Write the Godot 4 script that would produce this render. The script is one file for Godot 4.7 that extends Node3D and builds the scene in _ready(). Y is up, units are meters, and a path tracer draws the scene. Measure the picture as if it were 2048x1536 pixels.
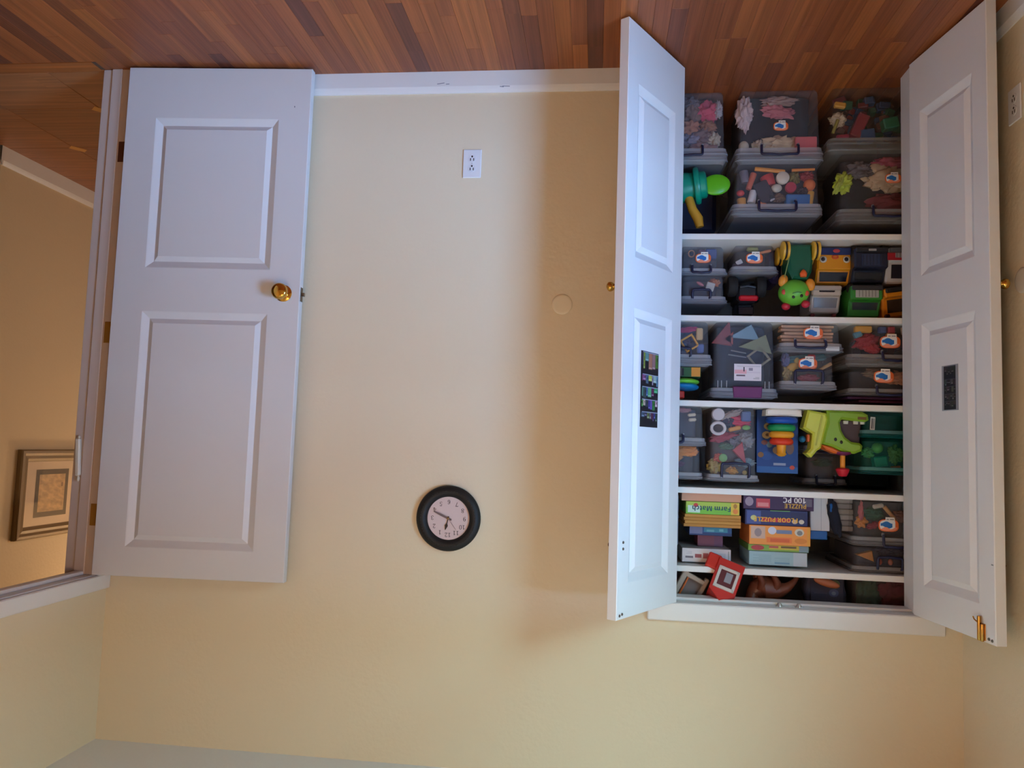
extends Node3D
# An upside-down photograph of a room corner: open closet full of toys, open room door, clock. The world is built upright; the camera is rolled half a turn.

const XR := 2.182      # right-hand wall plane (the side of the doorway)
const XL := -1.062     # left-hand wall plane (the side of the window)
const CEIL := 2.702
const CHAN_E := 1.05
const GND_E := 520.0
const HWIN_E := 1.7
const HWINC := Color(1.000, 0.926, 0.865)
const GNDC := Color(0.635, 0.87, 0.94)
const HALL_E := 0.62
const DAY_E := 790.0
const LAMPC := Color(1.000, 0.818, 0.654)
const DAYC := Color(0.537, 0.748, 1.000)
const HALLL := Color(1.000, 0.854, 0.680)
const SH := [0.646, 0.975, 1.313, 1.652, 1.953]   # tops of the closet shelves
const WALL_T := 0.115

var mats := {}
var used := {}
var rng := RandomNumberGenerator.new()
var grain: ImageTexture
var grain_x: ImageTexture
var speck: NoiseTexture2D

# ---------------------------------------------------------------- materials
func mat(c: Color, rough := 0.5, metal := 0.0) -> StandardMaterial3D:
	var k := "%s_%s_%s" % [c.to_html(), rough, metal]
	if not mats.has(k):
		var m := StandardMaterial3D.new()
		m.albedo_color = c
		m.roughness = rough
		m.metallic = metal
		mats[k] = m
	return mats[k]

func rgb(r: int, g: int, b: int) -> Color:
	return Color8(r, g, b)

func clear(c: Color, a: float, rough := 0.3) -> StandardMaterial3D:
	var k := "clear%s_%s_%s" % [c.to_html(), a, rough]
	if not mats.has(k):
		var m := StandardMaterial3D.new()
		m.albedo_color = Color(c.r, c.g, c.b, a)
		m.transparency = BaseMaterial3D.TRANSPARENCY_ALPHA
		m.roughness = rough
		m.metallic_specular = 0.5
		mats[k] = m
	return mats[k]

func tex_mat(im: Image, rough := 0.5) -> StandardMaterial3D:
	var m := StandardMaterial3D.new()
	m.albedo_texture = ImageTexture.create_from_image(im)
	m.roughness = rough
	m.texture_repeat = false
	return m

func paint(c: Color, rough := 0.85, relief := 0.02) -> StandardMaterial3D:
	var m := StandardMaterial3D.new()
	m.albedo_color = c
	m.roughness = rough
	m.normal_enabled = true
	m.normal_texture = speck
	m.normal_scale = relief
	m.uv1_triplanar = true
	m.uv1_world_triplanar = true
	m.uv1_scale = Vector3(3, 3, 3)
	return m

func wood(c: Color, along: String, off: Vector3, rough := 0.42) -> StandardMaterial3D:
	var m := StandardMaterial3D.new()
	m.albedo_color = c
	m.albedo_texture = grain if along == "z" else grain_x
	m.roughness = rough
	m.uv1_triplanar = true
	m.uv1_world_triplanar = true
	m.uv1_scale = Vector3(7, 7, 0.9) if along == "z" else Vector3(0.9, 7, 7)
	m.uv1_offset = off
	return m

# ---------------------------------------------------------------- naming
func numbered(called: String) -> String:
	if not used.has(called):
		used[called] = 0
		return called
	used[called] += 1
	return "%s_%03d" % [called, used[called]]

func tag(o: Node, label: String, category: String, group := "", kind := "") -> void:
	o.set_meta("label", label)
	o.set_meta("category", category)
	if group: o.set_meta("group", group)
	if kind: o.set_meta("kind", kind)

func thing(called: String, label: String, category: String, at: Vector3, turn := 0.0, group := "", kind := "") -> Node3D:
	var o := Node3D.new()
	o.name = numbered(called)
	add_child(o)
	o.position = at
	o.rotation_degrees.y = turn
	tag(o, label, category, group, kind)
	return o

func part(called: String, st, m: Material, parent: Node, at := Transform3D()) -> MeshInstance3D:
	var o := MeshInstance3D.new()
	o.mesh = st.commit() if st is SurfaceTool else st
	o.material_override = m
	o.name = called
	o.transform = at
	parent.add_child(o, true)
	return o

func single(called: String, st, m: Material, label: String, category: String, group := "", kind := "", at := Vector3.ZERO) -> MeshInstance3D:
	var o := part(numbered(called), st, m, self, Transform3D(Basis(), at))
	tag(o, label, category, group, kind)
	return o

# ---------------------------------------------------------------- geometry
func ms() -> SurfaceTool:
	var st := SurfaceTool.new()
	st.begin(Mesh.PRIMITIVE_TRIANGLES)
	return st

func tri(st: SurfaceTool, p: Array, n: Array) -> void:
	var g: Vector3 = (p[1] - p[0]).cross(p[2] - p[0])
	var order := [0, 2, 1] if g.dot(n[0] + n[1] + n[2]) > 0 else [0, 1, 2]
	for i in order:
		st.set_normal(n[i])
		st.add_vertex(p[i])

func face(st: SurfaceTool, pts: Array, out: Vector3) -> void:      # flat convex polygon
	var n: Vector3 = (pts[1] - pts[0]).cross(pts[2] - pts[0]).normalized()
	if n.length() < 0.5 and pts.size() > 3:
		n = (pts[2] - pts[0]).cross(pts[3] - pts[0]).normalized()
	if n.dot(out) < 0: n = -n
	for i in range(1, pts.size() - 1):
		tri(st, [pts[0], pts[i], pts[i + 1]], [n, n, n])

func box(st: SurfaceTool, c: Vector3, s: Vector3, b := 0.0, B := Basis()) -> void:     # box with chamfered edges
	var h := s / 2
	b = minf(b, minf(h.x, minf(h.y, h.z)) * 0.9)
	var T := Transform3D(B, c)
	var ax := [Vector3.RIGHT, Vector3.UP, Vector3.BACK]
	for k in 3:
		var i := (k + 1) % 3
		var j := (k + 2) % 3
		for sg in [-1.0, 1.0]:
			var pts := []
			for q in [[-1, -1], [1, -1], [1, 1], [-1, 1]]:
				var p := Vector3.ZERO
				p[k] = sg * h[k]
				p[i] = q[0] * (h[i] - b)
				p[j] = q[1] * (h[j] - b)
				pts.append(T * p)
			face(st, pts, B * (ax[k] * sg))
		if b <= 0: continue
		for q in [[-1, -1], [1, -1], [1, 1], [-1, 1]]:              # edges along axis k
			var pts2 := []
			for e in [[0, -1], [0, 1], [1, 1], [1, -1]]:
				var p := Vector3.ZERO
				p[k] = e[1] * (h[k] - b)
				p[i] = q[0] * (h[i] - (b if e[0] else 0.0))
				p[j] = q[1] * (h[j] - (0.0 if e[0] else b))
				pts2.append(T * p)
			face(st, pts2, B * (ax[i] * q[0] + ax[j] * q[1]))
	if b > 0:
		for sx in [-1.0, 1.0]:
			for sy in [-1.0, 1.0]:
				for sz in [-1.0, 1.0]:
					face(st, [T * Vector3(sx * h.x, sy * (h.y - b), sz * (h.z - b)), T * Vector3(sx * (h.x - b), sy * h.y, sz * (h.z - b)), T * Vector3(sx * (h.x - b), sy * (h.y - b), sz * h.z)], B * Vector3(sx, sy, sz))

func span(st: SurfaceTool, a: Vector3, b: Vector3, bev := 0.0) -> void:               # box from corner to corner
	box(st, (a + b) / 2, (b - a).abs(), bev)

func cube(c: Vector3, s: Vector3, b := 0.002, B := Basis()) -> SurfaceTool:
	var st := ms()
	box(st, c, s, b, B)
	return st

func grid(st: SurfaceTool, v: Array, wrap: bool, centre) -> void:           # rows of points, smooth; centre (Vector3) tells outwards
	var R := v.size()
	var C: int = v[0].size()
	var nn := []
	for r in R:
		var row := []
		for c in C:
			var a: Vector3 = v[mini(r + 1, R - 1)][c] - v[maxi(r - 1, 0)][c]
			var l: int = (c - 1 + C) % C if wrap else maxi(c - 1, 0)
			var q: int = (c + 1) % C if wrap else mini(c + 1, C - 1)
			var b: Vector3 = v[r][q] - v[r][l]
			var n: Vector3 = a.cross(b)
			if n.length() < 1e-12:
				n = v[r][c] - centre
			n = n.normalized()
			if n.dot(v[r][c] - centre) < 0: n = -n
			row.append(n)
		nn.append(row)
	for r in R - 1:
		for c in (C if wrap else C - 1):
			var d := (c + 1) % C
			tri(st, [v[r][c], v[r + 1][c], v[r + 1][d]], [nn[r][c], nn[r + 1][c], nn[r + 1][d]])
			tri(st, [v[r][c], v[r + 1][d], v[r][d]], [nn[r][c], nn[r + 1][d], nn[r][d]])

func ball(st: SurfaceTool, c: Vector3, r: Vector3, B := Basis(), seg := 16, rings := 10, amp := 0.0, sd := 0) -> void:
	var nz: FastNoiseLite
	if amp > 0:
		nz = FastNoiseLite.new()
		nz.seed = sd
		nz.frequency = 1.1
	var rows := []
	for i in rings + 1:
		var th := PI * i / rings
		var row := []
		for j in seg:
			var ph := TAU * j / seg
			var u := Vector3(sin(th) * cos(ph), cos(th), sin(th) * sin(ph))
			var k := 1.0
			if amp > 0:
				var o := Vector3(sd * 3.1, 0, 0)
				k += amp * nz.get_noise_3dv(u * 1.5 + o) + amp * 0.45 * (0.35 - absf(nz.get_noise_3dv(u * 4.0 + o)))
			row.append(c + B * (u * r * k))
		rows.append(row)
	grid(st, rows, true, c)

func lathe(st: SurfaceTool, prof: Array, seg := 24, T := Transform3D()) -> void:      # profile of Vector2(radius, height) round the local y axis
	var ns := []
	for i in prof.size() - 1:
		var d: Vector2 = prof[i + 1] - prof[i]
		ns.append(Vector2(d.y, -d.x).normalized())
	for i in prof.size() - 1:
		var n0: Vector2 = ns[i]
		var n1: Vector2 = ns[i]
		if i > 0 and ns[i - 1].dot(ns[i]) > 0.6: n0 = (ns[i - 1] + ns[i]).normalized()
		if i < ns.size() - 1 and ns[i + 1].dot(ns[i]) > 0.6: n1 = (ns[i + 1] + ns[i]).normalized()
		for j in seg:
			var a := TAU * j / seg
			var b := TAU * (j + 1) / seg
			var p := []
			var n := []
			for q in [[0, a], [1, a], [1, b], [0, b]]:
				var pr: Vector2 = prof[i + q[0]]
				var nr: Vector2 = n1 if q[0] else n0
				p.append(T * Vector3(pr.x * cos(q[1]), pr.y, pr.x * sin(q[1])))
				n.append((T.basis * Vector3(nr.x * cos(q[1]), nr.y, nr.x * sin(q[1]))).normalized())
			tri(st, [p[0], p[1], p[2]], [n[0], n[1], n[2]])
			tri(st, [p[0], p[2], p[3]], [n[0], n[2], n[3]])

func tube(st: SurfaceTool, pts: Array, rad, seg := 10) -> void:        # rad: number or array
	var rows := []
	var up := Vector3.UP
	var cen := []
	var nor := []
	for i in pts.size():
		var d: Vector3 = (pts[mini(i + 1, pts.size() - 1)] - pts[maxi(i - 1, 0)]).normalized()
		if absf(d.dot(up)) > 0.95: up = Vector3.BACK if absf(d.z) < 0.9 else Vector3.RIGHT
		var s := d.cross(up).normalized()
		up = s.cross(d).normalized()
		var r: float = rad[i] if rad is Array else rad
		var row := []
		var nrow := []
		for j in seg:
			var a := TAU * j / seg
			var o := s * cos(a) + up * sin(a)
			row.append(pts[i] + o * r)
			nrow.append(o)
		rows.append(row)
		nor.append(nrow)
		cen.append(d)
	for i in pts.size() - 1:
		for j in seg:
			var k := (j + 1) % seg
			tri(st, [rows[i][j], rows[i + 1][j], rows[i + 1][k]], [nor[i][j], nor[i + 1][j], nor[i + 1][k]])
			tri(st, [rows[i][j], rows[i + 1][k], rows[i][k]], [nor[i][j], nor[i + 1][k], nor[i][k]])
	face(st, rows[0], -cen[0])
	face(st, rows[-1], cen[-1])

func prism(st: SurfaceTool, poly: Array, depth: float, b := 0.0, T := Transform3D()) -> void:   # outline in xy, from z = 0 to depth, edges eased by b
	var P := PackedVector2Array(poly)
	if Geometry2D.is_polygon_clockwise(P): P.reverse()
	var n := P.size()
	var ins := PackedVector2Array()
	for i in n:
		var e0 := (P[i] - P[(i - 1 + n) % n]).normalized()
		var e1 := (P[(i + 1) % n] - P[i]).normalized()
		var m := (Vector2(-e0.y, e0.x) + Vector2(-e1.y, e1.x))
		m = m.normalized() / maxf(0.5, m.length() / 2) if m.length() > 0.1 else Vector2.ZERO
		ins.append(P[i] + m * b)
	var idx := Geometry2D.triangulate_polygon(ins)
	for zz in [[0.0, Vector3.FORWARD], [depth, Vector3.BACK]]:
		for k in range(0, idx.size(), 3):
			var q := []
			for m in 3: q.append(T * Vector3(ins[idx[k + m]].x, ins[idx[k + m]].y, zz[0]))
			face(st, q, T.basis * zz[1])
	for i in n:
		var j := (i + 1) % n
		var e := (P[j] - P[i]).normalized()
		var out := T.basis * Vector3(e.y, -e.x, 0)
		face(st, [T * Vector3(P[i].x, P[i].y, b), T * Vector3(P[j].x, P[j].y, b), T * Vector3(P[j].x, P[j].y, depth - b), T * Vector3(P[i].x, P[i].y, depth - b)], out)
		if b > 0:
			face(st, [T * Vector3(P[i].x, P[i].y, b), T * Vector3(P[j].x, P[j].y, b), T * Vector3(ins[j].x, ins[j].y, 0), T * Vector3(ins[i].x, ins[i].y, 0)], out + T.basis * Vector3.FORWARD)
			face(st, [T * Vector3(P[i].x, P[i].y, depth - b), T * Vector3(P[j].x, P[j].y, depth - b), T * Vector3(ins[j].x, ins[j].y, depth), T * Vector3(ins[i].x, ins[i].y, depth)], out + T.basis * Vector3.BACK)

func rrect(w: float, d: float, r: float, y: float, c: Vector3) -> Array:      # rounded rectangle ring in plan
	var o := []
	for q in [[1, 1, 0], [-1, 1, 1], [-1, -1, 2], [1, -1, 3]]:
		for k in 5:
			var a: float = PI / 2 * (q[2] + k / 4.0)
			o.append(c + Vector3(q[0] * (w / 2 - r) + cos(a) * r, y, q[1] * (d / 2 - r) + sin(a) * r))
	return o

func loft(st: SurfaceTool, rings: Array, bottom: bool, top: bool) -> void:      # rings of equal count stacked upwards, flat across, smooth round
	for i in rings.size() - 1:
		var a: Array = rings[i]
		var b: Array = rings[i + 1]
		var ca := Vector3.ZERO
		for p in a: ca += p / a.size()
		for p in b: ca += p / b.size()
		ca /= 2
		for j in a.size():
			var k := (j + 1) % a.size()
			face(st, [a[j], a[k], b[k], b[j]], (a[j] + a[k] + b[k] + b[j]) / 4 - ca + Vector3(0, 1e-4, 0))
	if bottom: face(st, rings[0], Vector3.DOWN)
	if top: face(st, rings[-1], Vector3.UP)

func quad(w: float, h: float) -> QuadMesh:
	var q := QuadMesh.new()
	q.size = Vector2(w, h)
	return q

func text(parent: Node, s: String, size: float, m: Material, at: Vector3, font := "Droid Sans", depth := 0.0006) -> void:
	var t := TextMesh.new()
	var f := SystemFont.new()
	f.font_names = PackedStringArray([font])
	f.font_weight = 700
	t.font = f
	t.text = s
	t.font_size = 32
	t.pixel_size = size / 32.0
	t.depth = depth
	part("lettering", t, m, parent, Transform3D(Basis(), at))

# ---------------------------------------------------------------- start
func _ready() -> void:
	rng.seed = 7
	camera_and_light()
	textures()
	shell()
	floors()
	trims()
	doors()
	closet_shelves()
	wall_items()
	hall_items()
	bins_floor()
	shelf_one()
	shelf_two()
	shelf_three()
	shelf_four()
	shelf_top()

func camera_and_light() -> void:
	var cam := Camera3D.new()
	cam.name = "camera"
	add_child(cam)
	var X := Vector3(0.993397, 0.033764, 0.109643)
	var Y := Vector3(-0.024683, 0.996231, -0.083151)
	var Z := Vector3(-0.112037, 0.079896, 0.990487)
	cam.transform = Transform3D(Basis(-X, -Y, Z), Vector3(0.240738, 1.490624, 2.933890))      # the photograph is upside down: rolled by half a turn
	cam.fov = 53.2692
	cam.near = 0.05
	cam.current = true
	var we := WorldEnvironment.new()
	we.name = "environment"
	var e := Environment.new()
	var sky := Sky.new()
	var ps := ProceduralSkyMaterial.new()
	ps.sky_top_color = rgb(120, 165, 240)
	ps.sky_horizon_color = rgb(170, 195, 240)
	ps.ground_bottom_color = rgb(70, 72, 66)
	ps.ground_horizon_color = rgb(110, 115, 110)
	ps.sun_angle_max = 1.0
	sky.sky_material = ps
	e.background_mode = Environment.BG_SKY
	e.sky = sky
	e.background_energy_multiplier = 0.5
	e.tonemap_mode = Environment.TONE_MAPPER_LINEAR
	e.tonemap_exposure = 1.0
	e.sdfgi_enabled = true
	e.ssao_enabled = true
	e.ssil_enabled = true
	we.environment = e
	add_child(we)
	# daylight through the window in the left wall: blue from the low sky outside, pale from the sunlit ground below it
	daylight("window_skylight", DAYC, DAY_E, Vector2(10.0, 4.2), Vector3(-6.0, 4.1, 6.5), Vector3(XL, 4.1, 2.05), Vector3.UP)
	daylight("window_groundlight", GNDC, GND_E, Vector2(4.0, 9.0), Vector3(-3.4, -0.7, 4.0), Vector3(-3.4, 5.0, 4.0), Vector3.BACK)
	daylight("side_room_window_light", HWINC, HWIN_E, Vector2(0.9, 1.2), Vector3(1.2, 1.3, -2.96), Vector3(1.9, 1.2, -2.3), Vector3.UP)
	var glow := StandardMaterial3D.new()
	glow.albedo_color = Color(1, 0.95, 0.85)
	glow.emission_enabled = true
	glow.emission = LAMPC
	glow.emission_energy_multiplier = 4.0
	# hanging lamp with five glass shades
	var ch := thing("hanging_lamp", "brass hanging lamp with five small frosted shades, behind the camera's view", "lamp", Vector3(0.55, CEIL, 2.6))
	var stem := ms()
	lathe(stem, [Vector2(0.0, 0.0), Vector2(0.06, 0.0), Vector2(0.06, -0.02), Vector2(0.008, -0.035), Vector2(0.008, -0.36), Vector2(0.03, -0.38), Vector2(0.02, -0.42), Vector2(0.0, -0.43)], 20)
	part("stem", stem, mat(rgb(190, 150, 70), 0.25, 1.0), ch)
	for i in 5:
		var a := TAU * i / 5 + 0.3
		var tip := Vector3(cos(a) * 0.22, -0.4, sin(a) * 0.22)
		var arm := ms()
		tube(arm, [Vector3(0, -0.39, 0), Vector3(cos(a) * 0.11, -0.36, sin(a) * 0.11), tip + Vector3(0, 0.03, 0), tip], 0.006, 8)
		part("arm", arm, mat(rgb(190, 150, 70), 0.25, 1.0), ch)
		var bl := ms()
		ball(bl, tip + Vector3(0, -0.04, 0), Vector3(0.034, 0.042, 0.034))
		part("shade", bl, glow, ch)
		var o := OmniLight3D.new()
		o.name = "shade_glow"
		o.light_color = LAMPC
		o.light_energy = CHAN_E / 5.0
		o.light_size = 0.03
		o.omni_range = 9.0
		o.omni_attenuation = 2.0
		o.shadow_enabled = true
		add_child(o, true)
		o.position = ch.position + tip + Vector3(0, -0.04, 0)
	# warm lamp of the hall
	var hl := thing("hall_lamp", "round warm glass ceiling lamp in the hall beyond the doorway", "lamp", Vector3(2.86, 2.7, -2.3))
	var g := ms()
	lathe(g, [Vector2(0.0, -0.09), Vector2(0.06, -0.08), Vector2(0.1, -0.05), Vector2(0.12, 0.0), Vector2(0.0, 0.0)], 24)
	var hg := StandardMaterial3D.new()
	hg.albedo_color = Color(1, 0.9, 0.7)
	hg.emission_enabled = true
	hg.emission = rgb(255, 176, 96)
	hg.emission_energy_multiplier = 2.5
	part("shade", g, hg, hl)
	var ho := OmniLight3D.new()
	ho.name = "hall_glow"
	ho.light_color = HALLL
	ho.light_energy = HALL_E
	ho.light_size = 0.06
	ho.omni_range = 8.0
	ho.omni_attenuation = 2.0
	ho.shadow_enabled = true
	add_child(ho, true)
	ho.position = hl.position + Vector3(0, -0.05, 0)

func daylight(called: String, c: Color, e: float, size: Vector2, at: Vector3, to: Vector3, up: Vector3) -> void:
	var day := AreaLight3D.new()
	day.name = called
	day.area_size = size
	day.light_color = c
	day.light_energy = e
	day.shadow_enabled = true
	day.area_range = 20.0
	day.area_attenuation = 2.0
	add_child(day)
	day.transform = Transform3D(Basis(), at).looking_at(to, up)

func textures() -> void:
	var im := Image.create(512, 512, false, Image.FORMAT_RGB8)
	var n := FastNoiseLite.new()
	n.seed = 3
	n.frequency = 0.02
	var n2 := FastNoiseLite.new()
	n2.seed = 9
	n2.frequency = 0.008
	for y in 512:
		for x in 512:
			# grain runs along the texture's y; blended so that the picture repeats without a seam
			var f := x / 512.0
			var a := n.get_noise_2d(x * 2.2, y * 0.12) * (1 - f) + n.get_noise_2d((x - 512) * 2.2, y * 0.12) * f
			var b := n2.get_noise_2d(x * 1.2, y * 0.3) * (1 - f) + n2.get_noise_2d((x - 512) * 1.2, y * 0.3) * f
			var v := clampf(0.9 + a * 0.11 + b * 0.2, 0.5, 1.0)
			im.set_pixel(x, y, Color(v, v * 0.985, v * 0.97))
	grain = ImageTexture.create_from_image(im)
	im.rotate_90(CLOCKWISE)
	grain_x = ImageTexture.create_from_image(im)
	speck = NoiseTexture2D.new()
	speck.width = 256
	speck.height = 256
	speck.seamless = true
	var fn := FastNoiseLite.new()
	fn.seed = 5
	fn.frequency = 0.05
	speck.as_normal_map = true
	speck.bump_strength = 4.0
	speck.noise = fn

# ---------------------------------------------------------------- room shell
func shell() -> void:
	var cream := paint(rgb(225, 209, 180), 0.8, 0.12)
	var hallp := paint(rgb(216, 198, 166), 0.75, 0.12)
	var white := paint(rgb(228, 226, 222), 0.9, 0.12)
	var st := ms()
	span(st, Vector3(-0.03, -0.1, -WALL_T), Vector3(XR + 0.12, CEIL, 0))
	span(st, Vector3(XL - 0.12, -0.1, -WALL_T), Vector3(-0.93, CEIL, 0))
	span(st, Vector3(-0.93, 2.065, -WALL_T), Vector3(-0.03, CEIL, 0))
	single("wall_back", st, cream, "cream painted wall behind the clock, with the closet opening in it", "wall", "", "structure")
	st = ms()
	span(st, Vector3(XL - 0.12, -0.1, 0), Vector3(XL, CEIL, 1.35))
	span(st, Vector3(XL - 0.12, -0.1, 2.35), Vector3(XL, CEIL, 4.6))
	span(st, Vector3(XL - 0.12, -0.1, 1.35), Vector3(XL, 0.75, 2.35))
	span(st, Vector3(XL - 0.12, 2.2, 1.35), Vector3(XL, CEIL, 2.35))
	single("wall_left", st, cream, "cream side wall beside the right closet door, with the window in it", "wall", "", "structure")
	st = ms()
	span(st, Vector3(XR, -0.1, 0), Vector3(XR + 0.12, CEIL, 0.07))
	span(st, Vector3(XR, -0.1, 0.91), Vector3(XR + 0.12, CEIL, 4.6))
	span(st, Vector3(XR, 2.07, 0.07), Vector3(XR + 0.12, CEIL, 0.91))
	single("wall_right", st, cream, "cream side wall holding the open doorway to the hall", "wall", "", "structure")
	st = ms()
	span(st, Vector3(XL - 0.12, -0.1, 4.6), Vector3(4.6, CEIL, 4.72))
	single("wall_front", st, cream, "cream wall behind the camera, closing the room", "wall", "", "structure")
	st = ms()
	span(st, Vector3(3.415, -0.1, -3.0), Vector3(3.55, CEIL, -0.69))
	span(st, Vector3(3.55, -0.1, -0.82), Vector3(4.6, CEIL, -0.69))
	single("wall_hall_right", st, hallp, "warm lit cream hall wall with the framed picture on it", "wall", "", "structure")
	st = ms()
	span(st, Vector3(XR, -0.1, -3.0), Vector3(XR + 0.12, CEIL, -2.6))
	span(st, Vector3(XR, -0.1, -1.6), Vector3(XR + 0.12, CEIL, -WALL_T))
	span(st, Vector3(XR, 2.05, -2.6), Vector3(XR + 0.12, CEIL, -1.6))
	single("wall_hall_left", st, hallp, "hall wall with the side room opening, hidden by the door jamb", "wall", "", "structure")
	st = ms()
	span(st, Vector3(0.15, -0.1, -3.12), Vector3(0.7, CEIL, -3.0))
	span(st, Vector3(1.7, -0.1, -3.12), Vector3(3.55, CEIL, -3.0))
	span(st, Vector3(0.7, -0.1, -3.12), Vector3(1.7, 0.65, -3.0))
	span(st, Vector3(0.7, 1.95, -3.12), Vector3(1.7, CEIL, -3.0))
	span(st, Vector3(0.15, -0.1, -3.0), Vector3(0.27, CEIL, -0.9))
	single("wall_hall_end", st, hallp, "far end wall of the hall, out of sight", "wall", "", "structure")
	st = ms()
	span(st, Vector3(4.48, -0.1, -0.69), Vector3(4.6, CEIL, 4.6))
	single("wall_hall_outer", st, hallp, "outer wall of the hall opposite the doorway", "wall", "", "structure")
	st = ms()
	span(st, Vector3(XL - 0.12, CEIL, -3.12), Vector3(4.6, CEIL + 0.12, 4.72))
	single("ceiling", st, white, "flat white painted ceiling above the clock wall", "ceiling", "", "structure")
	# closet interior
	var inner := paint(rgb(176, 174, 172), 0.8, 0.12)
	st = ms()
	span(st, Vector3(-1.17, -0.1, -0.9), Vector3(0.27, CEIL, -0.78))
	span(st, Vector3(-1.17, -0.1, -0.78), Vector3(-1.05, CEIL, -WALL_T))
	span(st, Vector3(0.15, -0.1, -0.78), Vector3(0.27, CEIL, -WALL_T))
	single("wall_closet", st, inner, "grey white painted inside walls of the toy closet", "wall", "", "structure")
	# window
	var w := thing("window_1", "white framed sash window in the cream side wall", "window", Vector3(XL - 0.06, 0.75, 1.85), 0, "", "structure")
	var fr := ms()
	for z in [-0.475, 0.475]: box(fr, Vector3(0, 0.725, z), Vector3(0.1, 1.45, 0.05), 0.004)
	for y in [0.025, 0.725, 1.425]: box(fr, Vector3(0, y, 0), Vector3(0.09, 0.05, 0.9), 0.004)
	part("window_frame", fr, mat(rgb(235, 235, 232), 0.4), w)
	var gm := clear(Color(0.95, 0.97, 1.0), 0.05, 0.02)
	for y in [0.375, 1.075]:
		part("pane", cube(Vector3(-0.01, y, 0), Vector3(0.004, 0.64, 0.88), 0.0), gm, w)
	w = thing("window_2", "white framed window of the side room off the hall, out of sight", "window", Vector3(1.2, 0.65, -3.06), 0, "", "structure")
	fr = ms()
	for x in [-0.475, 0.475]: box(fr, Vector3(x, 0.65, 0), Vector3(0.05, 1.3, 0.1), 0.004)
	for y in [0.025, 0.65, 1.275]: box(fr, Vector3(0, y, 0), Vector3(0.9, 0.05, 0.09), 0.004)
	part("window_frame", fr, mat(rgb(235, 235, 232), 0.4), w)
	for y in [0.3375, 0.9625]:
		part("pane", cube(Vector3(0, y, -0.01), Vector3(0.88, 0.57, 0.004), 0.0), gm, w)

func floors() -> void:
	var sub := ms()
	span(sub, Vector3(XL - 0.12, -0.14, -3.12), Vector3(4.6, -0.03, 4.72))
	single("subfloor", sub, mat(rgb(60, 45, 36), 0.9), "dark boards under the floor, seen only in the joints", "floor", "", "structure")
	var fl := thing("floor", "reddish brown narrow strip wood floor of the room and closet", "floor", Vector3.ZERO, 0, "", "structure")
	var tones: Array = [rgb(162, 92, 54), rgb(154, 87, 54), rgb(170, 99, 56), rgb(138, 78, 52), rgb(120, 68, 52), rgb(184, 110, 60), rgb(132, 72, 48)]
	var tm := []
	for i in tones.size():
		tm.append(wood(tones[i], "z", Vector3(i * 0.37, 0, i * 0.21), 0.42))
	var w := 0.0572
	var rest := ms()
	var rests := [ms(), ms(), ms()]
	var x := XL
	while x < 4.48:
		var x1 := minf(x + w, 4.48)
		var z0 := 0.0
		var in_closet := x > -1.05 and x1 < 0.15
		if in_closet: z0 = -0.78
		if x > XR + 0.1: z0 = 0.157
		var z := z0
		var first := true
		while z < 4.59:
			var L := rng.randf_range(0.3, 0.95)
			if first: L = rng.randf_range(0.15, 0.9)
			if in_closet and first: L = rng.randf_range(0.6, 1.1)
			first = false
			var z1 := minf(z + L, 4.6)
			if 4.6 - z1 < 0.2: z1 = 4.6
			var t: int = rng.randi() % tones.size()
			if rng.randf() < 0.6: t = [0, 1, 2][rng.randi() % 3]
			var c := Vector3((x + x1) / 2, -0.0125 + rng.randf_range(-0.0002, 0.0), (z + z1) / 2)
			var s := Vector3(x1 - x - 0.0005, 0.025, z1 - z - 0.0006)
			if z < 0.7 and x < 3.0:
				part("plank", cube(c, s, 0.0006), tm[t], fl)
			else:
				box(rests[t % 3], c, s, 0.0006)
			z = z1
		x = x1
	for i in 3:
		var o := part("distant_planks", rests[i], tm[i], fl)
		o.set_meta("kind", "stuff")
	# the hall's own floor of large wood-look squares, and the border strip at its edge
	var hf := thing("floor_hall", "brown wood grained square panel floor of the hall beyond the doorway", "floor", Vector3.ZERO, 0, "", "structure")
	var hm := []
	for i in 3:
		hm.append(wood([rgb(168, 112, 72), rgb(160, 106, 70), rgb(176, 118, 76)][i], "x", Vector3(0.3 * i, 0, 0.17 * i), 0.4))
	part("border_strip", cube(Vector3(3.39, -0.012, 0.116), Vector3(2.17, 0.025, 0.074), 0.001), wood(rgb(176, 104, 54), "x", Vector3.ZERO, 0.35), hf)
	part("side_room_board", cube(Vector3(1.28, -0.0125, -1.56), Vector3(2.0, 0.025, 2.86), 0.001), hm[0], hf)
	var xs := [2.303, 2.565, 3.027, 3.489, 3.951, 4.48]
	var zs := [0.077, -0.26, -0.72, -1.18, -1.64, -2.1, -2.56, -3.0]
	for i in xs.size() - 1:
		for j in zs.size() - 1:
			part("floor_panel", cube(Vector3((xs[i] + xs[i + 1]) / 2, -0.0125, (zs[j] + zs[j + 1]) / 2), Vector3(xs[i + 1] - xs[i] - 0.0036, 0.025, zs[j] - zs[j + 1] - 0.0014), 0.0012), hm[(i * 2 + j) % 3], hf)
	# closing strip at the doorway's foot
	single("trim_4", cube(Vector3(2.306, -0.011, 0.124), Vector3(0.02, 0.024, 0.066), 0.002), mat(rgb(70, 60, 56), 0.6), "dark short closing strip at the foot of the door jamb", "threshold", "", "structure")

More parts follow.
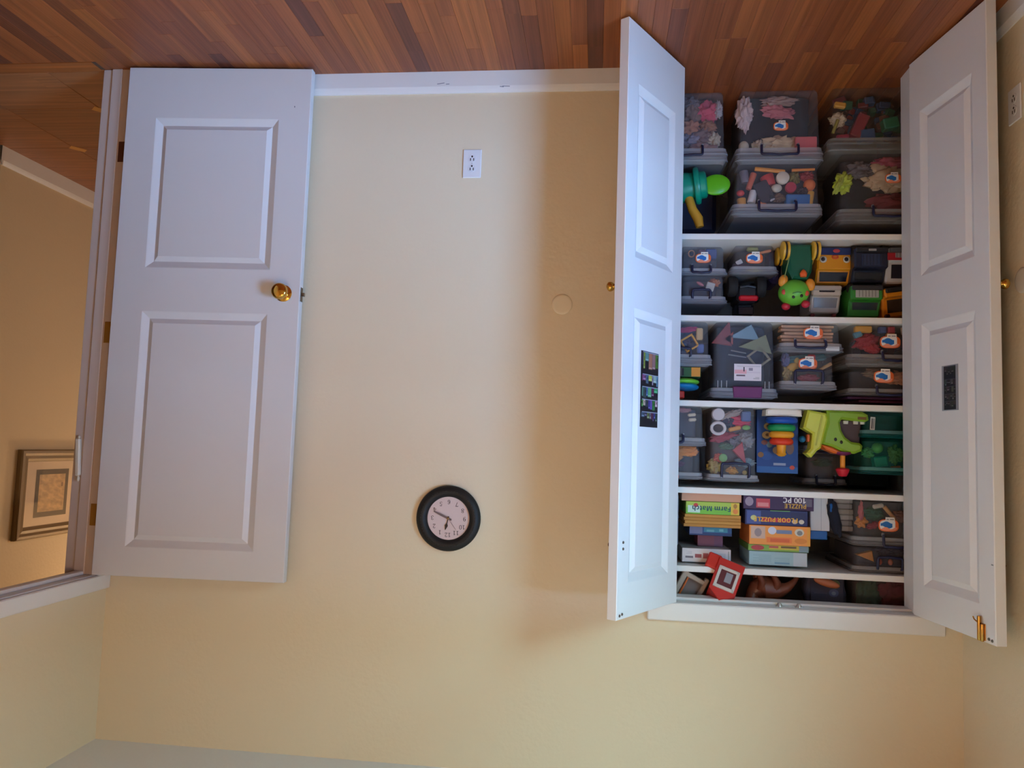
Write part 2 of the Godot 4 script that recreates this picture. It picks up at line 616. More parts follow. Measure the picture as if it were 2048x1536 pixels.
func skirting(st: SurfaceTool, a: Vector3, b: Vector3, n: Vector3, h := 0.086) -> void:     # moulded baseboard from a to b, standing off along n
	var L := (b - a).length()
	var d := (b - a).normalized()
	var poly := [Vector2(0, 0), Vector2(0.015, 0), Vector2(0.015, h - 0.024), Vector2(0.011, h - 0.012), Vector2(0.006, h), Vector2(0, h)]
	prism(st, poly, L, 0.0, Transform3D(Basis(n, Vector3.UP, d), a))

func trims() -> void:
	var wp := mat(rgb(228, 226, 224), 0.35)
	var st := ms()
	skirting(st, Vector3(0.045, 0, 0), Vector3(XR - 0.02, 0, 0), Vector3.BACK)
	var bb := single("baseboard_back", st, wp, "white moulded baseboard along the clock wall between the doors", "baseboard", "", "structure")
	var sc := ms()
	for q in [[0.9, 0.05, 0.03, 0.14], [0.872, 0.053, 0.014, 0.05], [0.635, 0.066, 0.03, -0.05], [0.652, 0.068, 0.016, -0.12]]:
		box(sc, Vector3(q[0], q[1], 0.0152), Vector3(q[2], 0.0026, 0.0008), 0.0002, Basis(Vector3.BACK, q[3]))
	part("scuff_mark", sc, mat(rgb(128, 128, 140), 0.8), bb)
	st = ms()
	skirting(st, Vector3(XL, 0, 0.0), Vector3(XL, 0, 4.6), Vector3.RIGHT)
	single("baseboard_left", st, wp, "white baseboard on the side wall behind the right closet door", "baseboard", "", "structure")
	st = ms()
	skirting(st, Vector3(XR, 0, 0.99), Vector3(XR, 0, 4.6), Vector3.LEFT)
	single("baseboard_right", st, wp, "white baseboard on the doorway wall towards the camera", "baseboard", "", "structure")
	st = ms()
	skirting(st, Vector3(3.415, 0, -3.0), Vector3(3.415, 0, -0.675), Vector3.LEFT, 0.1)
	skirting(st, Vector3(3.4, 0, -0.69), Vector3(4.48, 0, -0.69), Vector3.BACK, 0.1)
	single("baseboard_hall", st, wp, "white baseboard along the hall wall under the picture", "baseboard", "", "structure")
	# closet casing and jambs
	var cz := thing("trim_1", "white wooden casing and jambs framing the closet opening", "door frame", Vector3.ZERO, 0, "", "structure")
	st = ms()
	span(st, Vector3(-1.0, 0, 0), Vector3(-0.935, 2.046, 0.018), 0.004)
	part("side_casing", st, wp, cz)
	st = ms()
	span(st, Vector3(-0.025, 0, 0), Vector3(0.041, 2.046, 0.018), 0.004)
	part("side_casing", st, wp, cz)
	st = ms()
	span(st, Vector3(-1.0, 2.046, 0), Vector3(0.041, 2.112, 0.018), 0.004)
	part("head_casing", st, wp, cz)
	st = ms()
	span(st, Vector3(-0.93, 0, -WALL_T - 0.002), Vector3(-0.91, 2.046, 0.001), 0.001)
	part("side_jamb", st, wp, cz)
	st = ms()
	span(st, Vector3(-0.05, 0, -WALL_T - 0.002), Vector3(-0.03, 2.046, 0.001), 0.001)
	part("side_jamb", st, wp, cz)
	st = ms()
	span(st, Vector3(-0.93, 2.046, -WALL_T - 0.002), Vector3(-0.03, 2.066, 0.001), 0.001)
	span(st, Vector3(-0.91, 2.036, -WALL_T), Vector3(-0.05, 2.046, -0.045), 0.001)
	part("head_jamb", st, wp, cz)
	for x in [-0.439, -0.508]:
		var bc := ms()
		lathe(bc, [Vector2(0.0, -0.014), Vector2(0.005, -0.0135), Vector2(0.009, -0.006), Vector2(0.011, 0.0)], 12, Transform3D(Basis(), Vector3(x, 2.046, -0.024)))
		box(bc, Vector3(x, 2.045, -0.024), Vector3(0.026, 0.003, 0.018), 0.0005)
		part("ball_catch", bc, mat(rgb(200, 198, 190), 0.3, 1.0), cz)
	# doorway frame
	var jp := mat(rgb(206, 186, 172), 0.4)
	var dw := thing("trim_2", "white door frame of the hall doorway, jambs and casing", "door frame", Vector3.ZERO, 0, "", "structure")
	st = ms()
	span(st, Vector3(XR - 0.001, 0, 0.07), Vector3(XR + 0.122, 2.05, 0.09), 0.002)
	part("hinge_jamb", st, jp, dw)
	st = ms()
	span(st, Vector3(XR + 0.036, 0, 0.09), Vector3(XR + 0.08, 2.05, 0.0965), 0.0025)
	part("door_stop", st, jp, dw)
	st = ms()
	span(st, Vector3(XR - 0.001, 0, 0.89), Vector3(XR + 0.122, 2.05, 0.91), 0.002)
	span(st, Vector3(XR + 0.038, 0, 0.878), Vector3(XR + 0.073, 2.05, 0.89), 0.002)
	part("strike_jamb", st, wp, dw)
	st = ms()
	span(st, Vector3(XR - 0.001, 2.05, 0.07), Vector3(XR + 0.122, 2.07, 0.91), 0.002)
	span(st, Vector3(XR + 0.038, 2.036, 0.09), Vector3(XR + 0.073, 2.05, 0.89), 0.002)
	part("head_jamb", st, wp, dw)
	st = ms()
	span(st, Vector3(XR - 0.018, 2.054, 0.003), Vector3(XR, 2.112, 0.98), 0.004)
	part("head_casing", st, wp, dw)
	st = ms()
	span(st, Vector3(XR - 0.018, 0, 0.003), Vector3(XR, 2.054, 0.078), 0.004)
	part("side_casing", st, wp, dw)
	st = ms()
	span(st, Vector3(XR - 0.018, 0, 0.9), Vector3(XR, 2.054, 0.98), 0.004)
	part("side_casing", st, wp, dw)
	var brass := mat(rgb(176, 128, 58), 0.45, 0.4)
	for y in [0.35, 1.094, 1.817]:
		var h := cube(Vector3(XR + 0.016, y, 0.091), Vector3(0.03, 0.085, 0.003), 0.001)
		lathe(h, [Vector2(0.0, -0.045), Vector2(0.005, -0.045), Vector2(0.005, 0.045), Vector2(0.0, 0.045)], 10, Transform3D(Basis(), Vector3(XR - 0.006, y, 0.097)))
		part("hinge", h, brass if y > 0.5 else mat(rgb(96, 58, 42), 0.5, 0.3), dw)

# ---------------------------------------------------------------- doors
func ring(st: SurfaceTool, a: Rect2, za: float, b: Rect2, zb: float, out: float) -> void:
	var A := [a.position, Vector2(a.end.x, a.position.y), a.end, Vector2(a.position.x, a.end.y)]
	var B := [b.position, Vector2(b.end.x, b.position.y), b.end, Vector2(b.position.x, b.end.y)]
	for i in 4:
		var j := (i + 1) % 4
		face(st, [Vector3(A[i].x, A[i].y, za), Vector3(A[j].x, A[j].y, za), Vector3(B[j].x, B[j].y, zb), Vector3(B[i].x, B[i].y, zb)], Vector3(0, 0, out))

func door(called: String, label: String, cat: String, at: Vector3, d: Vector3, s: float, w: float, px0: float, px1: float, paintm: Material) -> Node3D:
	# local x runs from the hinge to the free edge, the face that is seen lies at z = 0 and looks along s * z
	var o := thing(called, label, cat, at, rad_to_deg(atan2(-d.z, d.x)), "", "structure")
	var t := 0.0356
	var y0 := 0.012
	var y1 := 2.042
	var rows := [[0.222, 0.835], [1.01, 1.93]]
	var st := ms()
	for q in [[0.0, s], [-s * t, -s]]:
		var z: float = q[0]
		var n := Vector3(0, 0, q[1])
		for r in [Rect2(0.002, y0 + 0.002, px0 - 0.002, y1 - y0 - 0.004), Rect2(px1, y0 + 0.002, w - px1 - 0.002, y1 - y0 - 0.004), Rect2(px0, y0 + 0.002, px1 - px0, rows[0][0] - y0 - 0.002), Rect2(px0, rows[0][1], px1 - px0, rows[1][0] - rows[0][1]), Rect2(px0, rows[1][1], px1 - px0, y1 - rows[1][1] - 0.002)]:
			face(st, [Vector3(r.position.x, r.position.y, z), Vector3(r.end.x, r.position.y, z), Vector3(r.end.x, r.end.y, z), Vector3(r.position.x, r.end.y, z)], n)
		ring(st, Rect2(0.002, y0 + 0.002, w - 0.004, y1 - y0 - 0.004), z, Rect2(0, y0, w, y1 - y0), z - q[1] * 0.002, q[1])
	var za := -s * 0.002
	var zb := -s * (t - 0.002)
	for e in [[Vector2(0, y0), Vector2(w, y0), Vector3.DOWN], [Vector2(w, y0), Vector2(w, y1), Vector3.RIGHT], [Vector2(w, y1), Vector2(0, y1), Vector3.UP], [Vector2(0, y1), Vector2(0, y0), Vector3.LEFT]]:
		face(st, [Vector3(e[0].x, e[0].y, za), Vector3(e[1].x, e[1].y, za), Vector3(e[1].x, e[1].y, zb), Vector3(e[0].x, e[0].y, zb)], e[2])
	part("door_leaf", st, paintm, o)
	for r in rows:
		var pn := ms()
		for q in [[0.0, s], [-s * t, -s]]:
			var z: float = q[0]
			var m: float = -q[1]
			var a := Rect2(px0, r[0], px1 - px0, r[1] - r[0])
			ring(pn, a, z, a.grow(-0.004), z + m * 0.0015, q[1])
			ring(pn, a.grow(-0.004), z + m * 0.0015, a.grow(-0.027), z + m * 0.0125, q[1])
			ring(pn, a.grow(-0.027), z + m * 0.0125, a.grow(-0.0285), z + m * 0.0125, q[1])
			ring(pn, a.grow(-0.0285), z + m * 0.0125, a.grow(-0.047), z + m * 0.002, q[1])
			var f := a.grow(-0.047)
			face(pn, [Vector3(f.position.x, f.position.y, z + m * 0.002), Vector3(f.end.x, f.position.y, z + m * 0.002), Vector3(f.end.x, f.end.y, z + m * 0.002), Vector3(f.position.x, f.end.y, z + m * 0.002)], Vector3(0, 0, q[1]))
		part("panel", pn, paintm, o)
	return o

func knob(parent: Node, at: Vector3, n: float, r: float, L: float, base: float) -> void:       # along local z, n = +1 or -1
	var T := Transform3D(Basis(Vector3.RIGHT, Vector3(0, 0, n), Vector3(0, -n, 0)), at)
	var st := ms()
	lathe(st, [Vector2(0, 0), Vector2(base, 0), Vector2(base, 0.003), Vector2(base * 0.8, 0.007), Vector2(base * 0.45, 0.01), Vector2(r * 0.42, 0.014), Vector2(r * 0.4, L - r * 1.5), Vector2(r * 0.6, L - r * 1.3), Vector2(r * 0.88, L - r * 0.95), Vector2(r, L - r * 0.55), Vector2(r * 0.97, L - r * 0.3), Vector2(r * 0.8, L - r * 0.1), Vector2(r * 0.45, L - 0.001), Vector2(0, L)], 28, T)
	part("knob", st, mat(rgb(214, 170, 84), 0.12, 1.0), parent)

func doors() -> void:
	var dp := mat(rgb(228, 226, 226), 0.42)
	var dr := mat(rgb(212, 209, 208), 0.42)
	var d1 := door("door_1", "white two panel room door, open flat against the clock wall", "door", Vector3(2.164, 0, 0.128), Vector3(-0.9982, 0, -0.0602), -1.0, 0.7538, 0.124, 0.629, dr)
	knob(d1, Vector3(0.689, 0.927, 0), -1.0, 0.032, 0.062, 0.033)
	var st := cube(Vector3(0.7545, 0.927, 0.018), Vector3(0.002, 0.056, 0.024), 0.0008)
	part("latch_plate", st, mat(rgb(120, 110, 95), 0.4, 1.0), d1)
	st = ms()
	prism(st, [Vector2(0, -0.007), Vector2(0.012, -0.007), Vector2(0.012, 0.007), Vector2(0, 0.007)], 0.014, 0.001, Transform3D(Basis(), Vector3(0.755, 0.927, 0.011)))
	part("latch_bolt", st, mat(rgb(130, 120, 105), 0.35, 1.0), d1)
	part("nail_hole", cube(Vector3(0.69, 0.17, -0.0002), Vector3(0.003, 0.006, 0.0005), 0.0), mat(rgb(90, 90, 100), 0.8), d1)
	var d2 := door("door_2", "white panelled closet door beside the clock wall, swung wide open", "door", Vector3(-0.063, 0, 0.027), Vector3(0.5258, 0, 0.8506), 1.0, 0.4338, 0.075, 0.362, dp)
	knob(d2, Vector3(0.4, 0.938, -0.0356), -1.0, 0.017, 0.045, 0.017)
	var pin := ms()
	lathe(pin, [Vector2(0, 0), Vector2(0.008, 0), Vector2(0.008, 0.004), Vector2(0.004, 0.006), Vector2(0.004, 0.02), Vector2(0.007, 0.022), Vector2(0.0, 0.026)], 12, Transform3D(Basis(Vector3.RIGHT, Vector3.FORWARD, Vector3.UP), Vector3(0.393, 1.808, -0.0356)))
	part("brass_pin", pin, mat(rgb(110, 75, 45), 0.4, 0.8), d2)
	var bolts := mat(rgb(120, 125, 125), 0.3, 1.0)
	for q in [[0.4, 1.795], [0.4, 1.816], [0.398, 2.026], [0.414, 2.029]]:
		var b := ms()
		lathe(b, [Vector2(0, 0.003), Vector2(0.004, 0.0025), Vector2(0.005, 0)], 12, Transform3D(Basis(Vector3.RIGHT, Vector3.BACK, Vector3.DOWN), Vector3(q[0], q[1], 0)))
		part("screw", b, bolts, d2)
	var d3 := door("door_3", "white panelled closet door beside the side wall, standing open", "door", Vector3(-0.892, 0, 0.012), Vector3(-0.1623, 0, 0.9867), -1.0, 0.4315, 0.066, 0.36, dp)
	knob(d3, Vector3(0.4, 0.93, 0.0356), 1.0, 0.017, 0.045, 0.017)
	pin = ms()
	lathe(pin, [Vector2(0, 0), Vector2(0.008, 0), Vector2(0.008, 0.004), Vector2(0.004, 0.006), Vector2(0.004, 0.014), Vector2(0.0, 0.017)], 12, Transform3D(Basis(Vector3.RIGHT, Vector3.BACK, Vector3.DOWN), Vector3(0.41, 1.806, 0.0356)))
	part("brass_pin", pin, mat(rgb(110, 75, 45), 0.4, 0.8), d3)
	var br := mat(rgb(190, 140, 70), 0.22, 1.0)
	var bt := ms()
	for q in [[0.366, 0.003, 0.074, 0.0], [0.38, 0.004, 0.052, 0.012]]:
		lathe(bt, [Vector2(0, 0), Vector2(0.0055, 0), Vector2(0.006, 0.004), Vector2(0.006, q[2] - 0.004), Vector2(0.0045, q[2]), Vector2(0, q[2])], 14, Transform3D(Basis(), Vector3(q[0], 2.04 - q[2], -0.007)))
	box(bt, Vector3(0.372, 2.012, -0.0012), Vector3(0.03, 0.05, 0.0024), 0.0006)
	tube(bt, [Vector3(0.366, 1.985, -0.012), Vector3(0.358, 1.978, -0.017), Vector3(0.354, 1.97, -0.018)], 0.0022, 8)
	part("brass_bolt", bt, br, d3)
	for q in [[0.401, 2.028], [0.416, 2.03]]:
		var b := ms()
		lathe(b, [Vector2(0, 0.003), Vector2(0.004, 0.0025), Vector2(0.005, 0)], 12, Transform3D(Basis(Vector3.RIGHT, Vector3.FORWARD, Vector3.UP), Vector3(q[0], q[1], 0)))
		part("screw", b, bolts, d3)
	part("filled_hole", cube(Vector3(0.421, 1.803, -0.0001), Vector3(0.01, 0.004, 0.0005), 0.0001), mat(rgb(140, 140, 138), 0.7), d3)
	# printed photo strips stuck on the closet doors
	var strip := strip_image(11, true)
	var s2 := thing("photo_strip", "narrow colour photo sheet of filled shelves on the bluish lit closet door", "photo", d2.transform * Vector3(0.238, 1.28, 0.0), d2.rotation_degrees.y)
	part("sheet", cube(Vector3(0, 0, -0.0016), Vector3(0.127, 0.263, 0.0012), 0.0002), mat(rgb(40, 40, 46), 0.5), s2)
	part("print", quad(0.125, 0.261), tex_mat(strip, 0.45), s2, Transform3D(Basis(), Vector3(0, 0, -0.0007)))
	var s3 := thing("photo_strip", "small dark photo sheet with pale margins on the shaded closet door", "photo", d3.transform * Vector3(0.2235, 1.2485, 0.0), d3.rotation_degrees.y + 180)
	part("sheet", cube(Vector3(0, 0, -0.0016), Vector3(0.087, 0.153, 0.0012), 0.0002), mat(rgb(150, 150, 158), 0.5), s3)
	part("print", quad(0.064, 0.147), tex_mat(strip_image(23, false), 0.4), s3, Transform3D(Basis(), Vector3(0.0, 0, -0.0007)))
	for s in [s2, s3]: s.position += s.basis * Vector3(0, 0, 0.0005)

func strip_image(sd: int, vivid: bool) -> Image:        # rows of shelves crammed with small coloured things
	var r := RandomNumberGenerator.new()
	r.seed = sd
	var W := 128
	var H := 264
	var im := Image.create(W, H, false, Image.FORMAT_RGB8)
	im.fill(rgb(20, 20, 30))
	var rows := [[14, 50], [54, 94], [98, 138], [142, 182], [190, 260]]
	for q in rows:
		var x := 4
		while x < W - 10:
			var w := r.randi_range(8, 26)
			var h := r.randi_range(int((q[1] - q[0]) * 0.4), q[1] - q[0] - 3)
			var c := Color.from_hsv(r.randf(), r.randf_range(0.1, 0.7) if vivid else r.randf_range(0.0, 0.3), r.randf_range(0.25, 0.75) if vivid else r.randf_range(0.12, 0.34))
			im.fill_rect(Rect2i(x, q[1] - h, mini(w, W - 6 - x), h), c)
			if r.randf() < 0.6: im.fill_rect(Rect2i(x + 2, q[1] - h + 3, maxi(2, mini(w, W - 8 - x) - 4), 4), c.lightened(0.35))
			if r.randf() < 0.5: im.fill_rect(Rect2i(x + 3, q[1] - h / 2, maxi(2, w / 3), h / 4), c.darkened(0.5))
			x += w + 1
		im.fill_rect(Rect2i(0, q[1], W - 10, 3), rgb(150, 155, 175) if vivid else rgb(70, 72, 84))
	return im

# ---------------------------------------------------------------- closet shelves
func closet_shelves() -> void:
	var wp := mat(rgb(236, 233, 228), 0.45)
	var words := ["lowest white closet shelf, above the floor bins, carrying toy trucks", "second white closet shelf from the floor, carrying block bins", "third white closet shelf from the floor, carrying the ring stacker", "fourth white closet shelf from the floor, carrying the puzzle boxes", "topmost white closet shelf, just under the casing head"]
	for i in 5:
		single("closet_shelf", cube(Vector3(-0.45, SH[i] - 0.0115, -0.4525), Vector3(1.198, 0.023, 0.655), 0.0015), wp, words[i], "shelf")

# ---------------------------------------------------------------- things on the walls
func wall_items() -> void:
	# clock
	var c := thing("wall_clock", "round wall clock with thick black rim and pale pink dial", "clock", Vector3(0.799, 1.777, 0.0))
	var T := Transform3D(Basis(Vector3.RIGHT, Vector3.BACK, Vector3.DOWN), Vector3.ZERO)
	var st := ms()
	lathe(st, [Vector2(0, 0.001), Vector2(0.12, 0.001), Vector2(0.125, 0.008), Vector2(0.1245, 0.016), Vector2(0.118, 0.024), Vector2(0.108, 0.029), Vector2(0.098, 0.03), Vector2(0.09, 0.026), Vector2(0.084, 0.02), Vector2(0.0815, 0.012)], 64, T)
	part("rim", st, mat(rgb(9, 9, 10), 0.6), c)
	var bead := ms()
	for i in 60:
		var a := TAU * i / 60
		ball(bead, Vector3(cos(a) * 0.105, sin(a) * 0.105, 0.0295), Vector3(0.0016, 0.004, 0.0012), Basis(Vector3.BACK, a), 6, 4)
	var bd := part("rim_relief", bead, mat(rgb(12, 12, 13), 0.5), c)
	bd.set_meta("kind", "stuff")
	st = ms()
	lathe(st, [Vector2(0.082, 0.0), Vector2(0.082, 0.012), Vector2(0.0, 0.012)], 64, T)
	part("dial", st, mat(rgb(212, 190, 188), 0.6), c)
	var ink := mat(rgb(44, 30, 32), 0.6)
	for i in 12:
		var a := TAU * (i + 1) / 12.0
		var t := TextMesh.new()
		var f := SystemFont.new()
		f.font_names = PackedStringArray(["Droid Serif"])
		f.font_italic = true
		t.font = f
		t.text = str(i + 1)
		t.font_size = 32
		t.pixel_size = 0.0215 / 32
		t.depth = 0.0006
		part("numeral", t, ink, c, Transform3D(Basis(), Vector3(sin(a) * 0.0625, cos(a) * 0.0625, 0.0125)))
	var hand := ms()        # hour hand with a leaf-shaped middle
	prism(hand, [Vector2(-0.0016, -0.008), Vector2(0.0016, -0.008), Vector2(0.0018, 0.02), Vector2(0.0062, 0.028), Vector2(0.0012, 0.045), Vector2(-0.0012, 0.045), Vector2(-0.0062, 0.028), Vector2(-0.0018, 0.02)], 0.001, 0.0, Transform3D(Basis(Vector3.BACK, -deg_to_rad(13.0)), Vector3(0, 0, 0.0145)))
	part("hour_hand", hand, mat(rgb(30, 20, 22), 0.5), c)
	hand = ms()
	prism(hand, [Vector2(-0.0036, -0.014), Vector2(0.0036, -0.014), Vector2(0.0042, 0.03), Vector2(0.002, 0.062), Vector2(-0.002, 0.062), Vector2(-0.0042, 0.03)], 0.001, 0.0, Transform3D(Basis(Vector3.BACK, -deg_to_rad(114.0)), Vector3(0, 0, 0.0165)))
	part("minute_hand", hand, mat(rgb(104, 84, 86), 0.5), c)
	hand = ms()
	box(hand, Vector3(0, 0.022, 0), Vector3(0.0013, 0.06, 0.0008), 0.0)
	part("second_hand", hand, mat(rgb(140, 110, 112), 0.5), c, Transform3D(Basis(Vector3.BACK, deg_to_rad(37.0)), Vector3(0, 0, 0.0185)))
	st = ms()
	lathe(st, [Vector2(0.004, 0.012), Vector2(0.004, 0.02), Vector2(0, 0.021)], 14, T)
	part("pivot", st, mat(rgb(150, 120, 80), 0.3, 0.8), c)
	# outlets
	outlet("outlet_plate", "white duplex outlet plate low on the clock wall", Vector3(0.762, 0.378, 0), 0.0)
	outlet("outlet_plate", "white duplex outlet plate on the side wall behind the shaded closet door", Vector3(XL, 0.352, 0.41), 90.0)
	# wall bumpers
	var defs := [["round cream door bumper disc stuck on the clock wall", Vector3(0.388, 0.94, 0), 0.0], ["round pale door bumper disc on the side wall behind the closet knob", Vector3(XL, 0.925, 0.43), 90.0]]
	for i in 2:
		var b := thing("wall_bumper", defs[i][0], "door bumper", defs[i][1], defs[i][2])
		st = ms()
		lathe(st, [Vector2(0.04, 0.0), Vector2(0.04, 0.003), Vector2(0.037, 0.0055), Vector2(0.03, 0.006), Vector2(0.0, 0.006)], 40, T)
		part("disc", st, mat(rgb(230, 216, 188) if i == 0 else rgb(212, 204, 190), 0.5), b)

func outlet(called: String, label: String, at: Vector3, turn: float) -> void:
	var o := thing(called, label, "outlet", at, turn)
	part("cover", cube(Vector3(0, 0, 0.003), Vector3(0.074, 0.116, 0.006), 0.0025), mat(rgb(226, 226, 228), 0.35), o)
	for s in [-1, 1]:
		var T := Transform3D(Basis(Vector3.RIGHT, Vector3.BACK, Vector3.DOWN), Vector3(0, s * 0.0195, 0))
		var st := ms()
		lathe(st, [Vector2(0.0165, 0.005), Vector2(0.016, 0.0075), Vector2(0.0, 0.0075)], 28, T)
		var f := part("socket", st, mat(rgb(222, 222, 226), 0.4), o)
		var k := mat(rgb(28, 26, 34), 0.7)
		for x in [-0.0063, 0.0063]:
			part("slot", cube(Vector3(x, s * 0.0195 + 0.004, 0.0076), Vector3(0.0034, 0.0105, 0.0012), 0.0), k, f)
		var g := ms()
		ball(g, Vector3(0, s * 0.0195 - 0.0085, 0.0076), Vector3(0.0036, 0.004, 0.0009), Basis(), 10, 6)
		part("ground_hole", g, k, f)
	part("screw", cube(Vector3(0, 0, 0.0062), Vector3(0.005, 0.005, 0.001), 0.0004), mat(rgb(190, 190, 195), 0.4), o)

func hall_items() -> void:
	# picture on the hall wall, facing the doorway (towards -x)
	var p := thing("framed_picture", "gilt framed picture in a pale mat on the hall wall", "picture", Vector3(3.413, 1.856, -1.262), -90.0)
	var gold := mat(rgb(140, 118, 84), 0.5, 0.1)
	var W := 0.555
	var H := 0.5
	var fr := ms()
	var prev := Rect2(-W / 2, -H / 2, W, H)
	var pz := 0.0
	for q in [[0.0, 0.022], [0.006, 0.03], [0.02, 0.032], [0.034, 0.022], [0.05, 0.026], [0.062, 0.016], [0.068, 0.009]]:
		var nx := Rect2(-W / 2, -H / 2, W, H).grow(-q[0])
		ring(fr, prev, pz, nx, q[1], 1.0)
		prev = nx
		pz = q[1]
	ring(fr, Rect2(-W / 2, -H / 2, W, H).grow(0.0005), 0.0, Rect2(-W / 2, -H / 2, W, H), 0.022, 1.0)
	part("gilt_frame", fr, gold, p)
	part("mat_board", cube(Vector3(0, 0, 0.005), Vector3(W - 0.12, H - 0.12, 0.006), 0.0005), mat(rgb(226, 206, 182), 0.7), p)
	part("dark_border", cube(Vector3(0, 0, 0.0088), Vector3(0.268, 0.272, 0.0016), 0.0003), mat(rgb(26, 18, 22), 0.7), p)
	var im := Image.create(128, 128, false, Image.FORMAT_RGB8)
	var n := FastNoiseLite.new()
	n.seed = 4
	n.frequency = 0.03
	for y in 128:
		for x in 128:
			var v := 0.8 + 0.22 * n.get_noise_2d(x * 0.7 + y * 0.5, y * 1.6 - x * 0.5)
			im.set_pixel(x, y, Color(v * 0.95, v * 0.78, v * 0.55))
	im.fill_rect(Rect2i(10, 84, 9, 14), rgb(110, 76, 50))
	part("print", quad(0.214, 0.214), tex_mat(im, 0.35), p, Transform3D(Basis(), Vector3(0, 0, 0.0098)))
	part("glass_pane", cube(Vector3(0, 0, 0.0115), Vector3(W - 0.125, H - 0.125, 0.0015), 0.0), clear(Color(1, 1, 1), 0.04, 0.03), p)
	# slanted case on the jamb
	var m := thing("doorpost_case", "small white oblong case fixed slanted on the doorway jamb", "doorpost case", Vector3(XR + 0.095, 1.6, 0.09))
	var st := ms()
	var B := Basis(Vector3.BACK, 0.07)
	box(st, B * Vector3(0, -0.006, 0.009), Vector3(0.021, 0.15, 0.017), 0.005, B)
	part("case", st, mat(rgb(218, 208, 186), 0.4), m)
	st = ms()
	ball(st, B * Vector3(0, 0.079, 0.007), Vector3(0.0065, 0.012, 0.006))
	part("end_tab", st, mat(rgb(216, 206, 186), 0.4), m)
	st = ms()
	ball(st, B * Vector3(0, -0.083, 0.006), Vector3(0.0055, 0.008, 0.005))
	part("end_tab", st, mat(rgb(216, 206, 186), 0.4), m)
	# tape on the hall floor
	var tm := mat(rgb(216, 164, 96), 0.6)
	single("tape_piece", cube(Vector3(0, 0.0006, 0), Vector3(0.048, 0.0011, 0.076), 0.0003, Basis(Vector3.UP, 0.72)), tm, "tan tape piece on the hall floor joint, nearer the baseboard", "tape", "", "", Vector3(3.016, 0, -0.737))
	single("tape_piece", cube(Vector3(0, 0.0006, 0), Vector3(0.05, 0.0011, 0.06), 0.0003, Basis(Vector3.UP, 0.72)), tm, "small tan tape piece on the hall floor, half hidden by the jamb", "tape", "", "", Vector3(2.576, 0, -0.28))

# ---------------------------------------------------------------- bins and what is in them
var sticker: StandardMaterial3D

func sticker_mat() -> StandardMaterial3D:
	if sticker: return sticker
	var im := Image.create(96, 72, false, Image.FORMAT_RGBA8)
	im.fill(Color(0, 0, 0, 0))
	for y in 72:
		for x in 96:
			var e := Vector2((x - 48) / 46.0, (y - 32) / 29.0)
			var r := absf(e.x) ** 3.0 + absf(e.y) ** 3.0
			if r < 1.0:
				im.set_pixel(x, y, rgb(228, 104, 44) if r > 0.62 or x < 18 else rgb(238, 236, 236))
			if r < 0.62 and y > 24 + 6 * sin(x * 0.1) and y < 46 + 5 * sin(x * 0.12 + 1.0) and x > 30 and x < 84:
				im.set_pixel(x, y, rgb(28, 110, 190))
			if r < 0.66 and y < 20 + 5 * sin(x * 0.13): im.set_pixel(x, y, rgb(240, 150, 120))
	im.fill_rect(Rect2i(20, 54, 42, 17), rgb(236, 228, 220))
	im.fill_rect(Rect2i(24, 59, 18, 4), rgb(120, 116, 120))
	im.fill_rect(Rect2i(46, 58, 12, 6), rgb(160, 154, 154))
	sticker = tex_mat(im, 0.5)
	sticker.transparency = BaseMaterial3D.TRANSPARENCY_ALPHA_SCISSOR
	sticker.alpha_scissor_threshold = 0.5
	return sticker

func handle(parent: Node, w: float, y: float, z: float, up: bool, h := 0.04) -> void:
	var r := 0.0052
	var s := 1.0 if up else -1.0
	var st := ms()
	var pts := [Vector3(-w / 2 + 0.002, y, z - 0.004), Vector3(-w / 2, y + s * 0.006, z + 0.004)]
	for k in 5:
		var a := PI / 2 * k / 4
		pts.append(Vector3(-w / 2 + 0.009 * (1 - cos(a)), y + s * (h - 0.009 + 0.009 * sin(a)), z + 0.006))
	for k in [-0.25, 0.0, 0.25]: pts.append(Vector3(w * k, y + s * (h + 0.0025 - 0.01 * absf(k)), z + 0.007))
	var m := pts.duplicate()
	for k in 5:
		var a := PI / 2 * (4 - k) / 4
		m.append(Vector3(w / 2 - 0.009 * (1 - cos(a)), y + s * (h - 0.009 + 0.009 * sin(a)), z + 0.006))
	m.append(Vector3(w / 2, y + s * 0.006, z + 0.004))
	m.append(Vector3(w / 2 - 0.002, y, z - 0.004))
	tube(st, m, r, 8)
	part("handle", st, mat(rgb(24, 25, 60), 0.4), parent)

